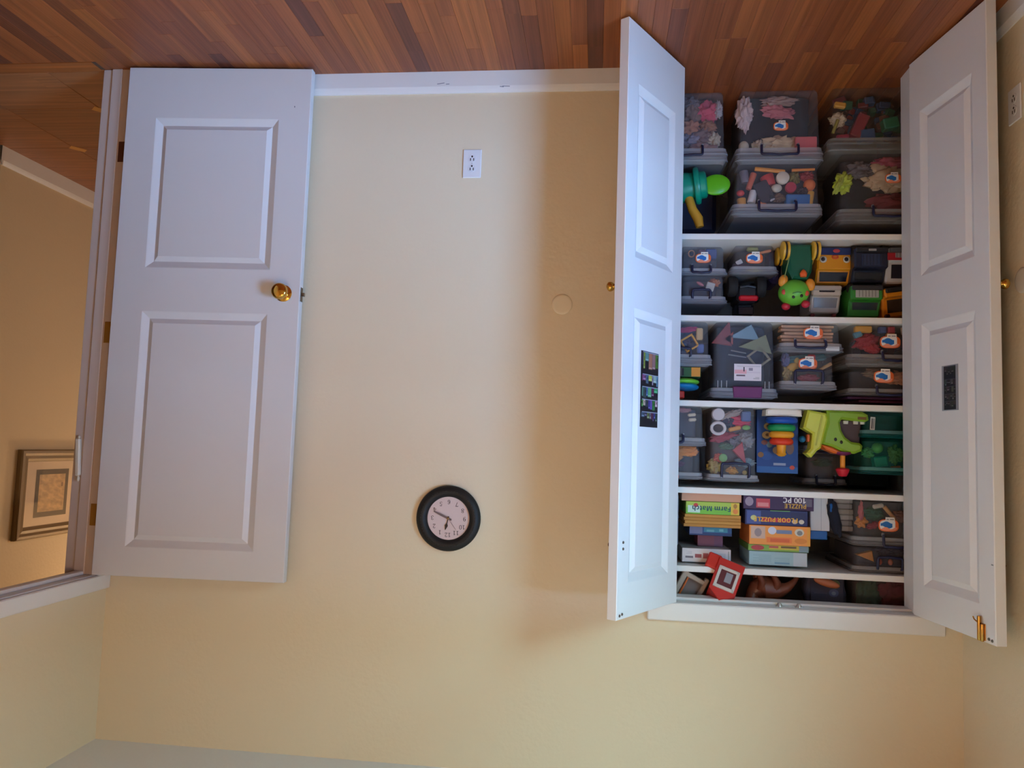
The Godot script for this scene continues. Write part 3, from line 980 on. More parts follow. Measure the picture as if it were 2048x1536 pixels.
func bin(b: Dictionary, label: String) -> Node3D:
	# b: x0 x1 (front width at the foot), y, tub (height of tub top), lid (height of lid top), z (front), d (depth)
	var w: float = b.x1 - b.x0
	var xc: float = (b.x0 + b.x1) / 2
	var d: float = b.d
	var o := thing("storage_bin", label, "storage bin", Vector3(xc, b.y, b.z - d / 2))
	var H: float = b.tub - b.y
	var L: float = b.lid - b.tub
	var tint: Color = b.get("tint", rgb(150, 152, 162))
	var al: float = b.get("alpha", 0.2)
	var fl := 0.012 if H > 0.15 else 0.007
	var O := Vector3.ZERO
	var st := ms()
	loft(st, [rrect(w - 0.012, d - 0.012, 0.014, 0.0005, O), rrect(w, d, 0.018, 0.01, O), rrect(w + fl, d + fl, 0.02, H, O)], true, false)
	part("tub", st, clear(tint, al, 0.3), o)
	st = ms()
	var fw := w + fl
	var fd := d + fl
	loft(st, [rrect(fw, fd, 0.02, H - 0.014, O), rrect(fw + 0.016, fd + 0.012, 0.024, H - 0.012, O), rrect(fw + 0.018, fd + 0.014, 0.024, H, O)], false, false)
	part("rim", st, clear(tint.lightened(0.3), minf(0.9, al + 0.4), 0.35), o)
	st = ms()
	var lw := fw + 0.024
	var ld := fd + 0.018
	loft(st, [rrect(lw, ld, 0.026, H + 0.0005, O), rrect(lw + 0.002, ld + 0.002, 0.026, H + L * 0.55, O), rrect(lw - 0.012, ld - 0.012, 0.024, H + L * 0.75, O), rrect(lw - 0.03, ld - 0.03, 0.022, H + L - 0.001, O)], false, true)
	for k in 2:                                        # the lid's raised double edge
		var ey: float = H + L * (0.12 + 0.5 * k)
		loft(st, [rrect(lw + 0.001, ld + 0.001, 0.026, ey, O), rrect(lw + 0.006, ld + 0.006, 0.027, ey + L * 0.09, O), rrect(lw + 0.001, ld + 0.001, 0.026, ey + L * 0.18, O)], false, false)
	part("lid", st, clear(b.get("lid_tint", tint.lightened(0.12)), minf(0.92, al + 0.32), 0.35), o)
	if b.has("hw"):
		var hx: float = b.get("hx", 0.0)
		var up: bool = b.get("up", true)
		var hs := ms()
		for k in [-1, 1]:
			box(hs, Vector3(hx + k * b.hw / 2, H - 0.004 - (0.02 if up else 0.0), fd / 2 + 0.004), Vector3(0.009, 0.014, 0.012), 0.003)
		part("handle_lug", hs, clear(tint.lightened(0.15), 0.7, 0.35), o)
		var hh: float = b.get("hh", 0.042)
		handle_at(o, hx, b.hw, H - 0.004 - (0.02 if up else 0.0), fd / 2 + 0.008, up, hh)
	if b.has("label"):
		var q: Array = b.label          # fu, fv, width
		part("label_sticker", quad(q[2], q[2] * 0.75), sticker_mat(), o, Transform3D(Basis(), Vector3(w / 2 - q[0] * w, q[1] * H, d / 2 + fl / 2 * q[1] + 0.0012)))
	return o

func handle_at(o: Node3D, hx: float, w: float, y: float, z: float, up: bool, h: float) -> void:
	var n := o.get_child_count()
	handle(o, w, y, z, up, h)
	(o.get_child(n) as Node3D).position.x = hx

func fill_cloth(b: Dictionary, c: Color, label: String, frac := 0.92) -> void:
	var w: float = (b.x1 - b.x0) - 0.03
	var H: float = (b.tub - b.y) * frac
	var st := ms()
	var rows := []
	var n := FastNoiseLite.new()
	n.seed = int(b.x0 * 1000) + int(b.y * 100)
	n.frequency = 6.0
	var d: float = minf(b.d - 0.04, 0.3)
	for i in 11:
		var y := 0.012 + H * i / 10.0
		var row := []
		for p in rrect(w, d, 0.04, y, Vector3.ZERO):
			var k := 1.0 - 0.09 * absf(n.get_noise_3dv(p * 1.7)) - (0.25 if i == 10 else 0.0)
			row.append(Vector3(p.x * k, p.y + (0.012 * n.get_noise_3dv(p * 3.0) if i > 0 else 0.0), p.z * k))
		rows.append(row)
	loft_smooth(st, rows)
	single("cloth_heap", st, mat(c, 0.9), label, "cloth", "", "", Vector3((b.x0 + b.x1) / 2, b.y, b.z - d / 2 - 0.05))

func loft_smooth(st: SurfaceTool, rows: Array) -> void:
	var c := Vector3.ZERO
	for r in rows: c += r[0] / rows.size() / 2 + r[10] / rows.size() / 2
	grid(st, rows, true, c)
	face(st, rows[0], Vector3.DOWN)
	var top: Array = rows[-1]
	var m := Vector3.ZERO
	for p in top: m += p / top.size()
	for i in top.size(): face(st, [top[i], top[(i + 1) % top.size()], m + Vector3(0, 0.004, 0)], Vector3.UP)

func fill_blocks(b: Dictionary, cols: Array, label: String, frac := 0.85, n := 46) -> void:
	var r := RandomNumberGenerator.new()
	r.seed = int(b.x0 * 999) + int(b.y * 77) + 1234
	var root := thing("toy_heap", label, "toys", Vector3((b.x0 + b.x1) / 2, b.y, b.z - 0.07), 0, "", "stuff")
	var sts := []
	for c in cols: sts.append(ms())
	var w: float = (b.x1 - b.x0) / 2 - 0.045
	var H: float = (b.tub - b.y) * frac
	for i in n:
		var s := Vector3(r.randf_range(0.02, 0.05), r.randf_range(0.018, 0.04), r.randf_range(0.02, 0.04))
		var y: float = 0.03 + (H - 0.03) * float(i / 5) / (n / 5.0)
		box(sts[i % cols.size()], Vector3(r.randf_range(-w, w), y, r.randf_range(-0.03, 0.005)), s, 0.003, Basis(Vector3(r.randf(), r.randf(), r.randf()).normalized(), r.randf_range(-0.7, 0.7)))
	for i in cols.size():
		var p := part("block_pile", sts[i], mat(cols[i], 0.5), root)
		p.set_meta("kind", "stuff")

func put(b: Dictionary, kind: String, called: String, label: String, cat: String, fu: float, fv: float, w: float, h: float, c: Color, rot := 0.0, dep := 0.0) -> void:
	# an item behind the front wall of bin b: fu from the photo-left edge, fv from the foot
	var H: float = b.tub - b.y
	var d := dep if dep > 0 else minf(minf(w, h), 0.05)
	var at := Vector3(b.x1 - fu * (b.x1 - b.x0), b.y + fv * H, b.z - 0.014 - d / 2)
	if kind == "lump": at.z -= 0.2 * d
	var B := Basis(Vector3.BACK, deg_to_rad(rot))
	var st := ms()
	var sd := int(fu * 100 + fv * 1000)
	match kind:
		"lump": ball(st, Vector3.ZERO, Vector3(w / 2, h / 2, d / 2), B, 34, 24, 0.75, sd)
		"ball": ball(st, Vector3.ZERO, Vector3(w / 2, h / 2, d / 2), B, 18, 12)
		"block": box(st, Vector3.ZERO, Vector3(w, h, d), 0.004, B)
		"disc": lathe(st, [Vector2(0, -d / 2), Vector2(w / 2 * 0.9, -d / 2), Vector2(w / 2, -d / 3), Vector2(w / 2, d / 3), Vector2(w / 2 * 0.9, d / 2), Vector2(0, d / 2)], 28, Transform3D(B * Basis(Vector3.RIGHT, Vector3.BACK, Vector3.DOWN), Vector3.ZERO))
		"cyl": lathe(st, [Vector2(0, -h / 2), Vector2(w / 2 * 0.92, -h / 2), Vector2(w / 2, -h / 2 + 0.003), Vector2(w / 2 * 0.86, h / 2 - 0.003), Vector2(w / 2 * 0.78, h / 2), Vector2(0, h / 2)], 20, Transform3D(B, Vector3.ZERO))
		"tri": prism(st, [Vector2(-w / 2, -h / 2), Vector2(w / 2, -h / 2), Vector2(w * 0.2, h / 2)], d, 0.002, Transform3D(B, Vector3(0, 0, -d / 2)))
		"frame":
			for q in [[0, -1], [0, 1], [1, -1], [1, 1]]:
				var k := w * 0.13
				if q[0] == 0: box(st, B * Vector3(0, q[1] * (h - k) / 2, 0), Vector3(w, k, d), 0.002, B)
				else: box(st, B * Vector3(q[1] * (w - k) / 2, 0, 0), Vector3(k, h - 2 * k, d), 0.002, B)
		"ring":
			var pts := []
			for k in 25: pts.append(B * Vector3(cos(TAU * k / 24) * w * 0.4, sin(TAU * k / 24) * h * 0.4, 0))
			tube(st, pts, w * 0.1, 10)
	single(called, st, mat(c, 0.9 if kind == "lump" else 0.45), label, cat, "", "", at)

func bins_floor() -> void:
	var a := {x0 = -0.246, x1 = 0.074, y = 0.0, tub = 0.257, lid = 0.31, z = -0.207, d = 0.42, hw = 0.15, alpha = 0.22}
	bin(a, "large clear bin of pink plush dolls on the closet floor, beside the bluish closet door")
	var w := " in floor bin beside the bluish door"
	fill_cloth(a, rgb(92, 84, 84), "greyish cloth heap behind the pink dolls" + w)
	put(a, "lump", "doll_dress", "bright pink doll dress" + w, "doll clothes", 0.82, 0.25, 0.085, 0.08, rgb(226, 92, 118))
	put(a, "lump", "plush_toy", "mauve brown plush flank in the middle" + w, "plush toy", 0.74, 0.66, 0.09, 0.07, rgb(134, 104, 104))
	put(a, "lump", "plush_toy", "rosy grey plush toy at the foot" + w, "plush toy", 0.6, 0.12, 0.07, 0.05, rgb(128, 112, 118))
	put(a, "lump", "white_ruffle", "white ruffle at the edge of the pink dress" + w, "doll clothes", 0.95, 0.24, 0.028, 0.06, rgb(200, 190, 196))
	put(a, "lump", "plush_toy", "peach plush toy low" + w, "plush toy", 0.6, 0.52, 0.07, 0.06, rgb(196, 130, 104))
	put(a, "lump", "plush_toy", "tan brown plush toy under the pink dress" + w, "plush toy", 0.82, 0.5, 0.06, 0.045, rgb(168, 112, 86))
	put(a, "lump", "plush_toy", "lilac grey plush toy" + w, "plush toy", 0.62, 0.72, 0.075, 0.05, rgb(150, 140, 158))
	put(a, "lump", "plush_toy", "cream white plush leg" + w, "plush toy", 0.9, 0.72, 0.045, 0.06, rgb(204, 188, 168), 20)
	put(a, "lump", "plush_toy", "dusty pink plush body near the lid" + w, "plush toy", 0.76, 0.9, 0.11, 0.05, rgb(176, 128, 124))
	put(a, "lump", "plush_toy", "brownish doll arm at the far edge" + w, "plush toy", 0.62, 0.28, 0.06, 0.09, rgb(150, 116, 106))
	var b := {x0 = -0.623, x1 = -0.312, y = 0.0, tub = 0.26, lid = 0.314, z = -0.2, d = 0.42, hw = 0.145, hx = 0.0, label = [0.52, 0.59, 0.062], alpha = 0.16}
	bin(b, "large clear bin of doll clothes, middle of the closet floor row")
	w = " in middle floor bin"
	fill_cloth(b, rgb(38, 38, 50), "dark navy cloth folded" + w, 0.88)
	put(b, "lump", "doll_shirt", "white doll shirt with pink dots" + w, "doll clothes", 0.08, 0.3, 0.06, 0.12, rgb(218, 196, 200))
	put(b, "lump", "doll_shoe", "long pink doll slipper" + w, "doll clothes", 0.5, 0.28, 0.13, 0.05, rgb(206, 122, 136), -14)
	put(b, "lump", "doll_cloth", "greyish pink cloth near the foot" + w, "cloth", 0.52, 0.12, 0.13, 0.035, rgb(168, 140, 138))
	put(b, "lump", "doll_blanket", "cream rolled doll blanket under the handle" + w, "cloth", 0.56, 0.83, 0.15, 0.07, rgb(220, 198, 168), -3)
	put(b, "lump", "doll_sock", "cream sock bundle beside the rolled blanket" + w, "cloth", 0.27, 0.85, 0.05, 0.045, rgb(206, 186, 164), 10)
	put(b, "ball", "foam_ball", "off white round ball at the corner" + w, "ball", 0.07, 0.87, 0.042, 0.05, rgb(214, 200, 178))
	put(b, "block", "doll_pillow", "coral pink doll pillow near the lid" + w, "pillow", 0.86, 0.86, 0.085, 0.066, rgb(224, 110, 122))
	var c := {x0 = -0.617, x1 = -0.297, y = 0.315, tub = 0.497, lid = 0.538, z = -0.19, d = 0.42, hw = 0.145, alpha = 0.17}
	bin(c, "clear bin of play food stacked on the middle floor bin")
	w = " in the play food bin"
	fill_cloth(c, rgb(66, 62, 72), "grey packing cloth behind the play food" + w, 0.9)
	put(c, "cyl", "toy_stick", "long orange yellow stick" + w, "toy", 0.43, 0.1, 0.018, 0.12, rgb(236, 156, 60), 84)
	put(c, "cyl", "toy_stick", "short orange stick at the right" + w, "toy", 0.84, 0.1, 0.012, 0.09, rgb(230, 140, 56), 92)
	put(c, "cyl", "toy_shaker", "grey toy shaker" + w, "toy food", 0.12, 0.24, 0.036, 0.05, rgb(120, 112, 124), 8)
	put(c, "block", "toy_tray", "charcoal toy tray" + w, "toy food", 0.36, 0.6, 0.06, 0.09, rgb(58, 54, 66), 24, 0.012)
	put(c, "lump", "toy_bun", "brown toy bun under the white disc" + w, "toy food", 0.55, 0.72, 0.05, 0.03, rgb(120, 92, 76))
	put(c, "block", "toy_label", "small white box" + w, "toy food", 0.45, 0.74, 0.022, 0.026, rgb(200, 196, 200), 30, 0.012)
	put(c, "lump", "toy_grape", "dark plum toy fruit at the right" + w, "toy food", 0.85, 0.56, 0.034, 0.03, rgb(70, 58, 70))
	put(c, "disc", "white_disc", "round white cap" + w, "toy food", 0.59, 0.28, 0.052, 0.052, rgb(232, 222, 206), 0, 0.02)
	put(c, "cyl", "toy_cup", "red cup with white rim" + w, "toy food", 0.42, 0.32, 0.055, 0.045, rgb(198, 52, 56), 20)
	put(c, "disc", "toy_tomato", "pinkish red round slice" + w, "toy food", 0.69, 0.5, 0.044, 0.044, rgb(196, 60, 80), 0, 0.02)
	put(c, "ball", "toy_egg", "white toy egg" + w, "toy food", 0.52, 0.5, 0.044, 0.034, rgb(220, 210, 196))
	put(c, "ball", "toy_orange", "orange toy fruit" + w, "toy food", 0.93, 0.42, 0.048, 0.05, rgb(232, 120, 58))
	put(c, "block", "toy_pot", "blue toy pot under the handle" + w, "toy food", 0.78, 0.8, 0.095, 0.05, rgb(58, 120, 190))
	put(c, "cyl", "toy_bottle", "salmon pink toy bottle" + w, "toy food", 0.2, 0.35, 0.026, 0.07, rgb(206, 102, 76), -18)
	put(c, "cyl", "toy_cup", "white paper cup beside the salmon bottle" + w, "toy food", 0.22, 0.7, 0.034, 0.052, rgb(226, 220, 222), 170)
	put(c, "cyl", "toy_bottle", "yellow mustard bottle" + w, "toy food", 0.09, 0.86, 0.036, 0.044, rgb(226, 158, 70), 6)
	put(c, "ball", "red_bead", "red top above the yellow bottle" + w, "toy food", 0.07, 0.62, 0.032, 0.026, rgb(206, 54, 50))
	put(c, "ball", "toy_carrot", "orange toy carrot end" + w, "toy food", 0.34, 0.88, 0.036, 0.04, rgb(216, 118, 72))
	put(c, "cyl", "toy_bottle", "yellow juice bottle at the right edge" + w, "toy food", 0.93, 0.75, 0.03, 0.06, rgb(226, 170, 66), 170)
	put(c, "lump", "toy_lettuce", "olive toy lettuce" + w, "toy food", 0.74, 0.24, 0.04, 0.05, rgb(128, 118, 60))
	put(c, "lump", "toy_meat", "dark red toy meat slice" + w, "toy food", 0.9, 0.22, 0.05, 0.035, rgb(150, 50, 56))
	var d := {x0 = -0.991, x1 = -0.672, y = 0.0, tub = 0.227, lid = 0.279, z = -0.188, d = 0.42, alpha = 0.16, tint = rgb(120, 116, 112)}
	bin(d, "large dim bin of dark blocks on the closet floor by the shaded door")
	w = " in floor bin by the shaded door"
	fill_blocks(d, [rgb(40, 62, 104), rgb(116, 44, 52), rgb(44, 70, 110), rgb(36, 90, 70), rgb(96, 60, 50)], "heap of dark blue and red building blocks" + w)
	put(d, "block", "toy_block", "yellow building block" + w, "toy block", 0.12, 0.28, 0.045, 0.022, rgb(222, 160, 60), -10)
	put(d, "lump", "toy_flower", "cream flower shaped toy" + w, "toy", 0.12, 0.5, 0.056, 0.05, rgb(208, 190, 164))
	put(d, "cyl", "toy_wand", "yellow and green toy stem" + w, "toy", 0.06, 0.68, 0.014, 0.06, rgb(160, 150, 70), -20)
	put(d, "block", "toy_block", "green building block at the far right" + w, "toy block", 0.74, 0.62, 0.06, 0.045, rgb(40, 116, 84), 12)
	put(d, "block", "toy_block", "deep red plank block" + w, "toy block", 0.36, 0.66, 0.045, 0.1, rgb(136, 44, 58), -24)
	put(d, "block", "toy_block", "small pink red bar" + w, "toy block", 0.15, 0.86, 0.05, 0.014, rgb(176, 60, 84), 4)
	put(d, "block", "toy_block", "blue square block" + w, "toy block", 0.45, 0.84, 0.06, 0.05, rgb(52, 84, 130), 6)
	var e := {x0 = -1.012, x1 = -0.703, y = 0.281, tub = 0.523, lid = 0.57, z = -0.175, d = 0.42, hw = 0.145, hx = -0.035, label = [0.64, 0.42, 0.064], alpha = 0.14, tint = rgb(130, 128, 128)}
	bin(e, "clear bin of dark clothes stacked on the dim block bin")
	w = " in the stacked clothes bin"
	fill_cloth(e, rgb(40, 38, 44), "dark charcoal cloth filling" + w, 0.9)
	put(e, "lump", "doll_cape", "lime yellow doll cape" + w, "doll clothes", 0.08, 0.42, 0.06, 0.075, rgb(190, 212, 72), -20)
	put(e, "lump", "doll_strap", "lime strap" + w, "doll clothes", 0.0, 0.5, 0.022, 0.07, rgb(176, 190, 86), -26)
	put(e, "lump", "doll_blouse", "beige doll top behind the label" + w, "doll clothes", 0.62, 0.34, 0.16, 0.11, rgb(190, 164, 136), -14)
	put(e, "lump", "grey_cloth", "mid grey cloth near the foot" + w, "cloth", 0.28, 0.22, 0.09, 0.06, rgb(104, 98, 104))
	put(e, "lump", "red_cloth", "dark red cloth under the handle" + w, "cloth", 0.66, 0.8, 0.15, 0.075, rgb(122, 46, 56))
	put(e, "lump", "red_cloth", "pinkish red cloth at the foot" + w, "cloth", 0.66, 0.1, 0.12, 0.04, rgb(150, 64, 82))
	# teal toy lying on the lid of the first bin
	var t := thing("bubble_toy", "teal toy barrel with lime paddle and yellow handle on the doll bin lid", "toy", Vector3(-0.102, 0.311, -0.28))
	var B := Basis(Vector3.BACK, deg_to_rad(97)) * Basis(Vector3.RIGHT, 0.15)
	var st := ms()
	lathe(st, [Vector2(0, -0.14), Vector2(0.05, -0.14), Vector2(0.062, -0.12), Vector2(0.066, -0.02), Vector2(0.06, 0.03), Vector2(0.056, 0.052), Vector2(0.074, 0.056), Vector2(0.078, 0.066), Vector2(0.074, 0.076), Vector2(0.056, 0.08), Vector2(0.055, 0.1), Vector2(0.046, 0.106), Vector2(0, 0.106)], 32, Transform3D(B, Vector3(0.02, 0.085, 0.03)))
	part("barrel", st, mat(rgb(0, 150, 122), 0.32), t)
	st = ms()
	ball(st, Vector3(-0.12, 0.078, 0.055), Vector3(0.058, 0.044, 0.012), Basis(Vector3.BACK, 0.08), 24, 14)
	part("paddle", st, mat(rgb(96, 190, 30), 0.35), t)
	st = ms()
	tube(st, [Vector3(-0.01, 0.13, 0.05), Vector3(-0.026, 0.18, 0.05), Vector3(-0.05, 0.22, 0.05), Vector3(-0.058, 0.255, 0.05)], [0.018, 0.019, 0.021, 0.016], 12)
	part("handle", st, mat(rgb(206, 150, 44), 0.45), t)
	st = ms()
	for k in 3: box(st, Vector3(0.052 - k * 0.014, 0.132 + k * 0.001, 0.073), Vector3(0.008, 0.022, 0.002), 0.0005, Basis(Vector3.BACK, 0.2))
	part("barrel_print", st, mat(rgb(12, 60, 50), 0.5), t)
	single("dark_case", cube(Vector3(0, 0.11, 0), Vector3(0.2, 0.22, 0.1), 0.02), mat(rgb(30, 32, 58), 0.6), "dark navy case standing behind the teal toy barrel", "case", "", "", Vector3(-0.16, 0.311, -0.5))

func wheel(st: SurfaceTool, c: Vector3, r: float, w: float) -> void:
	lathe(st, [Vector2(0, -w / 2), Vector2(r * 0.6, -w / 2), Vector2(r * 0.9, -w / 2), Vector2(r, -w * 0.3), Vector2(r, w * 0.3), Vector2(r * 0.9, w / 2), Vector2(r * 0.6, w / 2), Vector2(0, w / 2)], 20, Transform3D(Basis(Vector3.UP, Vector3.RIGHT, Vector3.FORWARD), c))

func vehicle(called: String, label: String, cat: String, at: Vector3, w: float, h: float, d: float, body: Color, o := {}) -> Node3D:
	# a toy vehicle seen from the front, standing with its nose towards +z at z = 0
	var t := thing(called, label, cat, at, o.get("turn", 0.0))
	var wr: float = o.get("wheel", h * 0.12)
	var y0 := wr * 0.8
	var hood: float = o.get("hood", h * 0.5)           # height of the nose
	var nose: float = o.get("nose", d * 0.2)            # length of the nose
	var prof := [Vector2(0, y0), Vector2(0, hood * 0.96), Vector2(-nose * 0.2, hood), Vector2(-nose * 0.85, hood * 1.04), Vector2(-nose, hood * 1.08), Vector2(-nose - 0.02, h * 0.97), Vector2(-nose - 0.03, h), Vector2(-d, h * o.get("tail", 1.0)), Vector2(-d, y0)]
	var st := ms()
	var P := []
	for p in prof: P.append(Vector2(-p.x, p.y))
	prism(st, P, w, 0.006, Transform3D(Basis(Vector3.FORWARD, Vector3.UP, Vector3.RIGHT), Vector3(-w / 2, 0, 0)))
	part("body", st, mat(body, 0.35), t)
	st = ms()                                            # windshield follows the slope above the nose
	var za := -nose + 0.0015
	var zb := -nose - 0.0185
	var g0: float = o.get("g0", hood * 1.12)
	var g1: float = o.get("g1", h * 0.92)
	var za2 := lerpf(za, zb, (g0 - hood * 1.08) / (h * 0.97 - hood * 1.08))
	var zb2 := lerpf(za, zb, (g1 - hood * 1.08) / (h * 0.97 - hood * 1.08))
	var gw: float = w * o.get("gw", 0.42)
	face(st, [Vector3(-gw, g0, za2 + 0.002), Vector3(gw, g0, za2 + 0.002), Vector3(gw * 0.94, g1, zb2 + 0.002), Vector3(-gw * 0.94, g1, zb2 + 0.002)], Vector3.BACK)
	for e in [[-gw, -gw * 0.94], [gw, gw * 0.94]]: face(st, [Vector3(e[0], g0, za2 + 0.002), Vector3(e[1], g1, zb2 + 0.002), Vector3(e[1], g1, zb2 - 0.004), Vector3(e[0], g0, za2 - 0.004)], Vector3(e[0], 0, 0))
	part("windshield", st, mat(o.get("glass", rgb(20, 24, 36)), 0.2), t)
	for s in [-1, 1]:
		for z in [-0.035 - nose * 0.2, -d + 0.035]:
			st = ms()
			wheel(st, Vector3(s * (w / 2 - 0.008), wr, z), wr, 0.018)
			part("wheel", st, mat(rgb(26, 26, 28), 0.7), t)
	st = ms()
	box(st, Vector3(0, y0 + 0.01, 0.004), Vector3(w * 0.96, 0.02, 0.012), 0.004)
	part("bumper", st, mat(o.get("bumper", rgb(40, 40, 44)), 0.45), t)
	if o.has("grille"):
		st = ms()
		box(st, Vector3(0, hood * 0.68, 0.0015), Vector3(w * o.get("grw", 0.66), hood * o.get("grh", 0.34), 0.004), 0.0015)
		part("grille", st, mat(o.grille, 0.4), t)
		st = ms()
		for k in 6: box(st, Vector3(w * (-0.25 + k * 0.1), hood * 0.68, 0.004), Vector3(0.0022, hood * o.get("grh", 0.34) * 0.85, 0.002), 0.0)
		part("grille_bar", st, mat((o.grille as Color).darkened(0.35), 0.4), t)
	if o.has("lights"):
		for s in [-1, 1]:
			st = ms()
			box(st, Vector3(s * w * 0.36, o.get("ly", h + 0.006), o.get("lz", -nose - 0.04)), Vector3(w * 0.17, 0.013, 0.02), 0.004)
			part("roof_light", st, mat(o.lights, 0.3), t)
	return t

func shelf_one() -> void:
	var y: float = SH[0]
	var a := {x0 = -0.258, x1 = -0.087, y = y, tub = 0.752, lid = 0.768, z = -0.236, d = 0.3, hw = 0.075, hx = 0.005, hh = 0.03, label = [0.52, 0.45, 0.066], alpha = 0.26}
	bin(a, "small clear labelled bin on the lowest shelf against the bluish door, lower of two")
	var w := " in the labelled bin on the lowest shelf"
	fill_cloth(a, rgb(74, 74, 84), "grey cloth lining" + w, 0.86)
	put(a, "ring", "toy_ring", "yellow and red ring" + w, "toy", 0.26, 0.22, 0.03, 0.034, rgb(206, 130, 80))
	put(a, "block", "toy_block", "plum toy block" + w, "toy block", 0.5, 0.2, 0.03, 0.026, rgb(110, 60, 96))
	put(a, "block", "toy_block", "blue toy block" + w, "toy block", 0.72, 0.24, 0.045, 0.04, rgb(66, 88, 150))
	var b := {x0 = -0.258, x1 = -0.091, y = 0.7685, tub = 0.868, lid = 0.886, z = -0.236, d = 0.3, hw = 0.072, hx = 0.006, up = false, hh = 0.034, alpha = 0.26}
	bin(b, "small clear bin with hanging handle, stacked on the labelled bin by the bluish door")
	w = " in the small bin with hanging handle"
	fill_cloth(b, rgb(72, 70, 82), "grey cloth lining" + w, 0.84)
	put(b, "block", "white_card", "white card tag" + w, "card", 0.7, 0.42, 0.034, 0.036, rgb(214, 208, 200), -16, 0.006)
	put(b, "ball", "pink_brush", "pink doll brush" + w, "toy", 0.46, 0.3, 0.034, 0.014, rgb(216, 120, 126), -30)
	put(b, "lump", "orange_cloth", "orange scrap" + w, "cloth", 0.82, 0.22, 0.04, 0.03, rgb(206, 120, 70))
	var c := {x0 = -0.455, x1 = -0.297, y = y, tub = 0.748, lid = 0.768, z = -0.212, d = 0.3, label = [0.5, 0.52, 0.07], alpha = 0.2}
	bin(c, "small clear bin with orange label, under the black truck with red hood")
	w = " in the bin under the black truck"
	fill_cloth(c, rgb(66, 64, 66), "dark grey cloth" + w, 0.8)
	put(c, "cyl", "toy_bar", "orange bar" + w, "toy", 0.72, 0.25, 0.012, 0.07, rgb(224, 130, 70), -76)
	put(c, "block", "toy_block", "olive block" + w, "toy block", 0.48, 0.12, 0.045, 0.018, rgb(150, 150, 84))
	put(c, "block", "toy_bar", "dark plum bar near the rim" + w, "toy", 0.2, 0.8, 0.07, 0.018, rgb(60, 30, 52))
	put(c, "lump", "toy_car", "small yellow car body near the rim" + w, "toy car", 0.55, 0.93, 0.052, 0.016, rgb(212, 190, 40))
	put(c, "block", "white_card", "torn white card at the edge" + w, "card", 0.14, 0.66, 0.026, 0.018, rgb(206, 200, 204), 30, 0.004)
	# black truck with red hood
	var t := thing("monster_truck", "black big wheeled toy truck with red hood bar on a labelled bin", "toy truck", Vector3(-0.352, 0.7685, -0.23))
	var st := ms()
	box(st, Vector3(0, 0.075, -0.07), Vector3(0.085, 0.07, 0.16), 0.012)
	box(st, Vector3(0, 0.13, -0.09), Vector3(0.078, 0.06, 0.08), 0.014)
	part("body", st, mat(rgb(20, 20, 26), 0.4), t)
	st = ms()
	box(st, Vector3(-0.004, 0.094, 0.003), Vector3(0.076, 0.022, 0.03), 0.006)
	part("hood_bar", st, mat(rgb(196, 28, 42), 0.35), t)
	st = ms()
	box(st, Vector3(-0.004, 0.136, -0.05), Vector3(0.062, 0.034, 0.012), 0.003)
	part("windshield", st, mat(rgb(24, 28, 46), 0.2), t)
	for q in [[-1, 0.0], [1, 0.0], [-1, -0.13], [1, -0.13]]:
		st = ms()
		wheel(st, Vector3(q[0] * 0.056, 0.042, q[1] - 0.02), 0.042, 0.036)
		part("wheel", st, mat(rgb(18, 18, 20), 0.75), t)
	st = ms()
	tube(st, [Vector3(-0.03, 0.05, 0.012), Vector3(0, 0.046, 0.016), Vector3(0.03, 0.05, 0.012)], 0.006, 8)
	part("front_bar", st, mat(rgb(34, 36, 44), 0.35), t)
	# push-along caterpillar
	var k := thing("push_toy", "green wheeled push toy with round lime head and red feelers", "toy", Vector3(-0.542, y, -0.17))
	st = ms()
	prism(st, [Vector2(-0.046, 0.012), Vector2(0.046, 0.012), Vector2(0.05, 0.06), Vector2(0.044, 0.12), Vector2(0.03, 0.15), Vector2(-0.03, 0.15), Vector2(-0.044, 0.12), Vector2(-0.05, 0.06)], 0.12, 0.01, Transform3D(Basis(), Vector3(0, 0, -0.1)))
	part("body", st, mat(rgb(16, 88, 62), 0.35), k)
	for q in [[-1, 0.014], [1, 0.014], [-1, -0.085], [1, -0.085]]:
		st = ms()
		for dx in [-0.0085, 0.0085]: wheel(st, Vector3(q[0] * 0.058 + dx, 0.037, q[1]), 0.037, 0.011)
		var wl := part("wheel", st, mat(rgb(226, 176, 54), 0.4), k)
		st = ms()
		wheel(st, Vector3(q[0] * 0.058, 0.037, q[1]), 0.034, 0.008)
		part("tread_band", st, mat(rgb(24, 22, 20), 0.6), wl)
	st = ms()
	ball(st, Vector3(0.018, 0.2, -0.012), Vector3(0.06, 0.052, 0.055), Basis(Vector3.BACK, 0.12), 28, 18)
	var hd := part("head", st, mat(rgb(104, 186, 58), 0.4), k)
	for q in [[0.03, 0.226, 0.0335], [0.0, 0.222, 0.036]]:
		st = ms()
		ball(st, Vector3(q[0], q[1], q[2]), Vector3(0.0062, 0.007, 0.004), Basis(), 12, 8)
		part("eye", st, mat(rgb(14, 16, 14), 0.3), hd)
	for q in [[-0.022, 0.21, 0.028], [0.064, 0.205, 0.022]]:
		st = ms()
		ball(st, Vector3(q[0], q[1], q[2]), Vector3(0.009, 0.011, 0.005), Basis(), 12, 8)
		part("cheek", st, mat(rgb(204, 74, 56), 0.4), hd)
	st = ms()
	tube(st, [Vector3(0.036, 0.214, 0.042), Vector3(0.018, 0.209, 0.0445), Vector3(0.002, 0.211, 0.044)], 0.002, 6)
	part("mouth", st, mat(rgb(84, 150, 80), 0.5), hd)
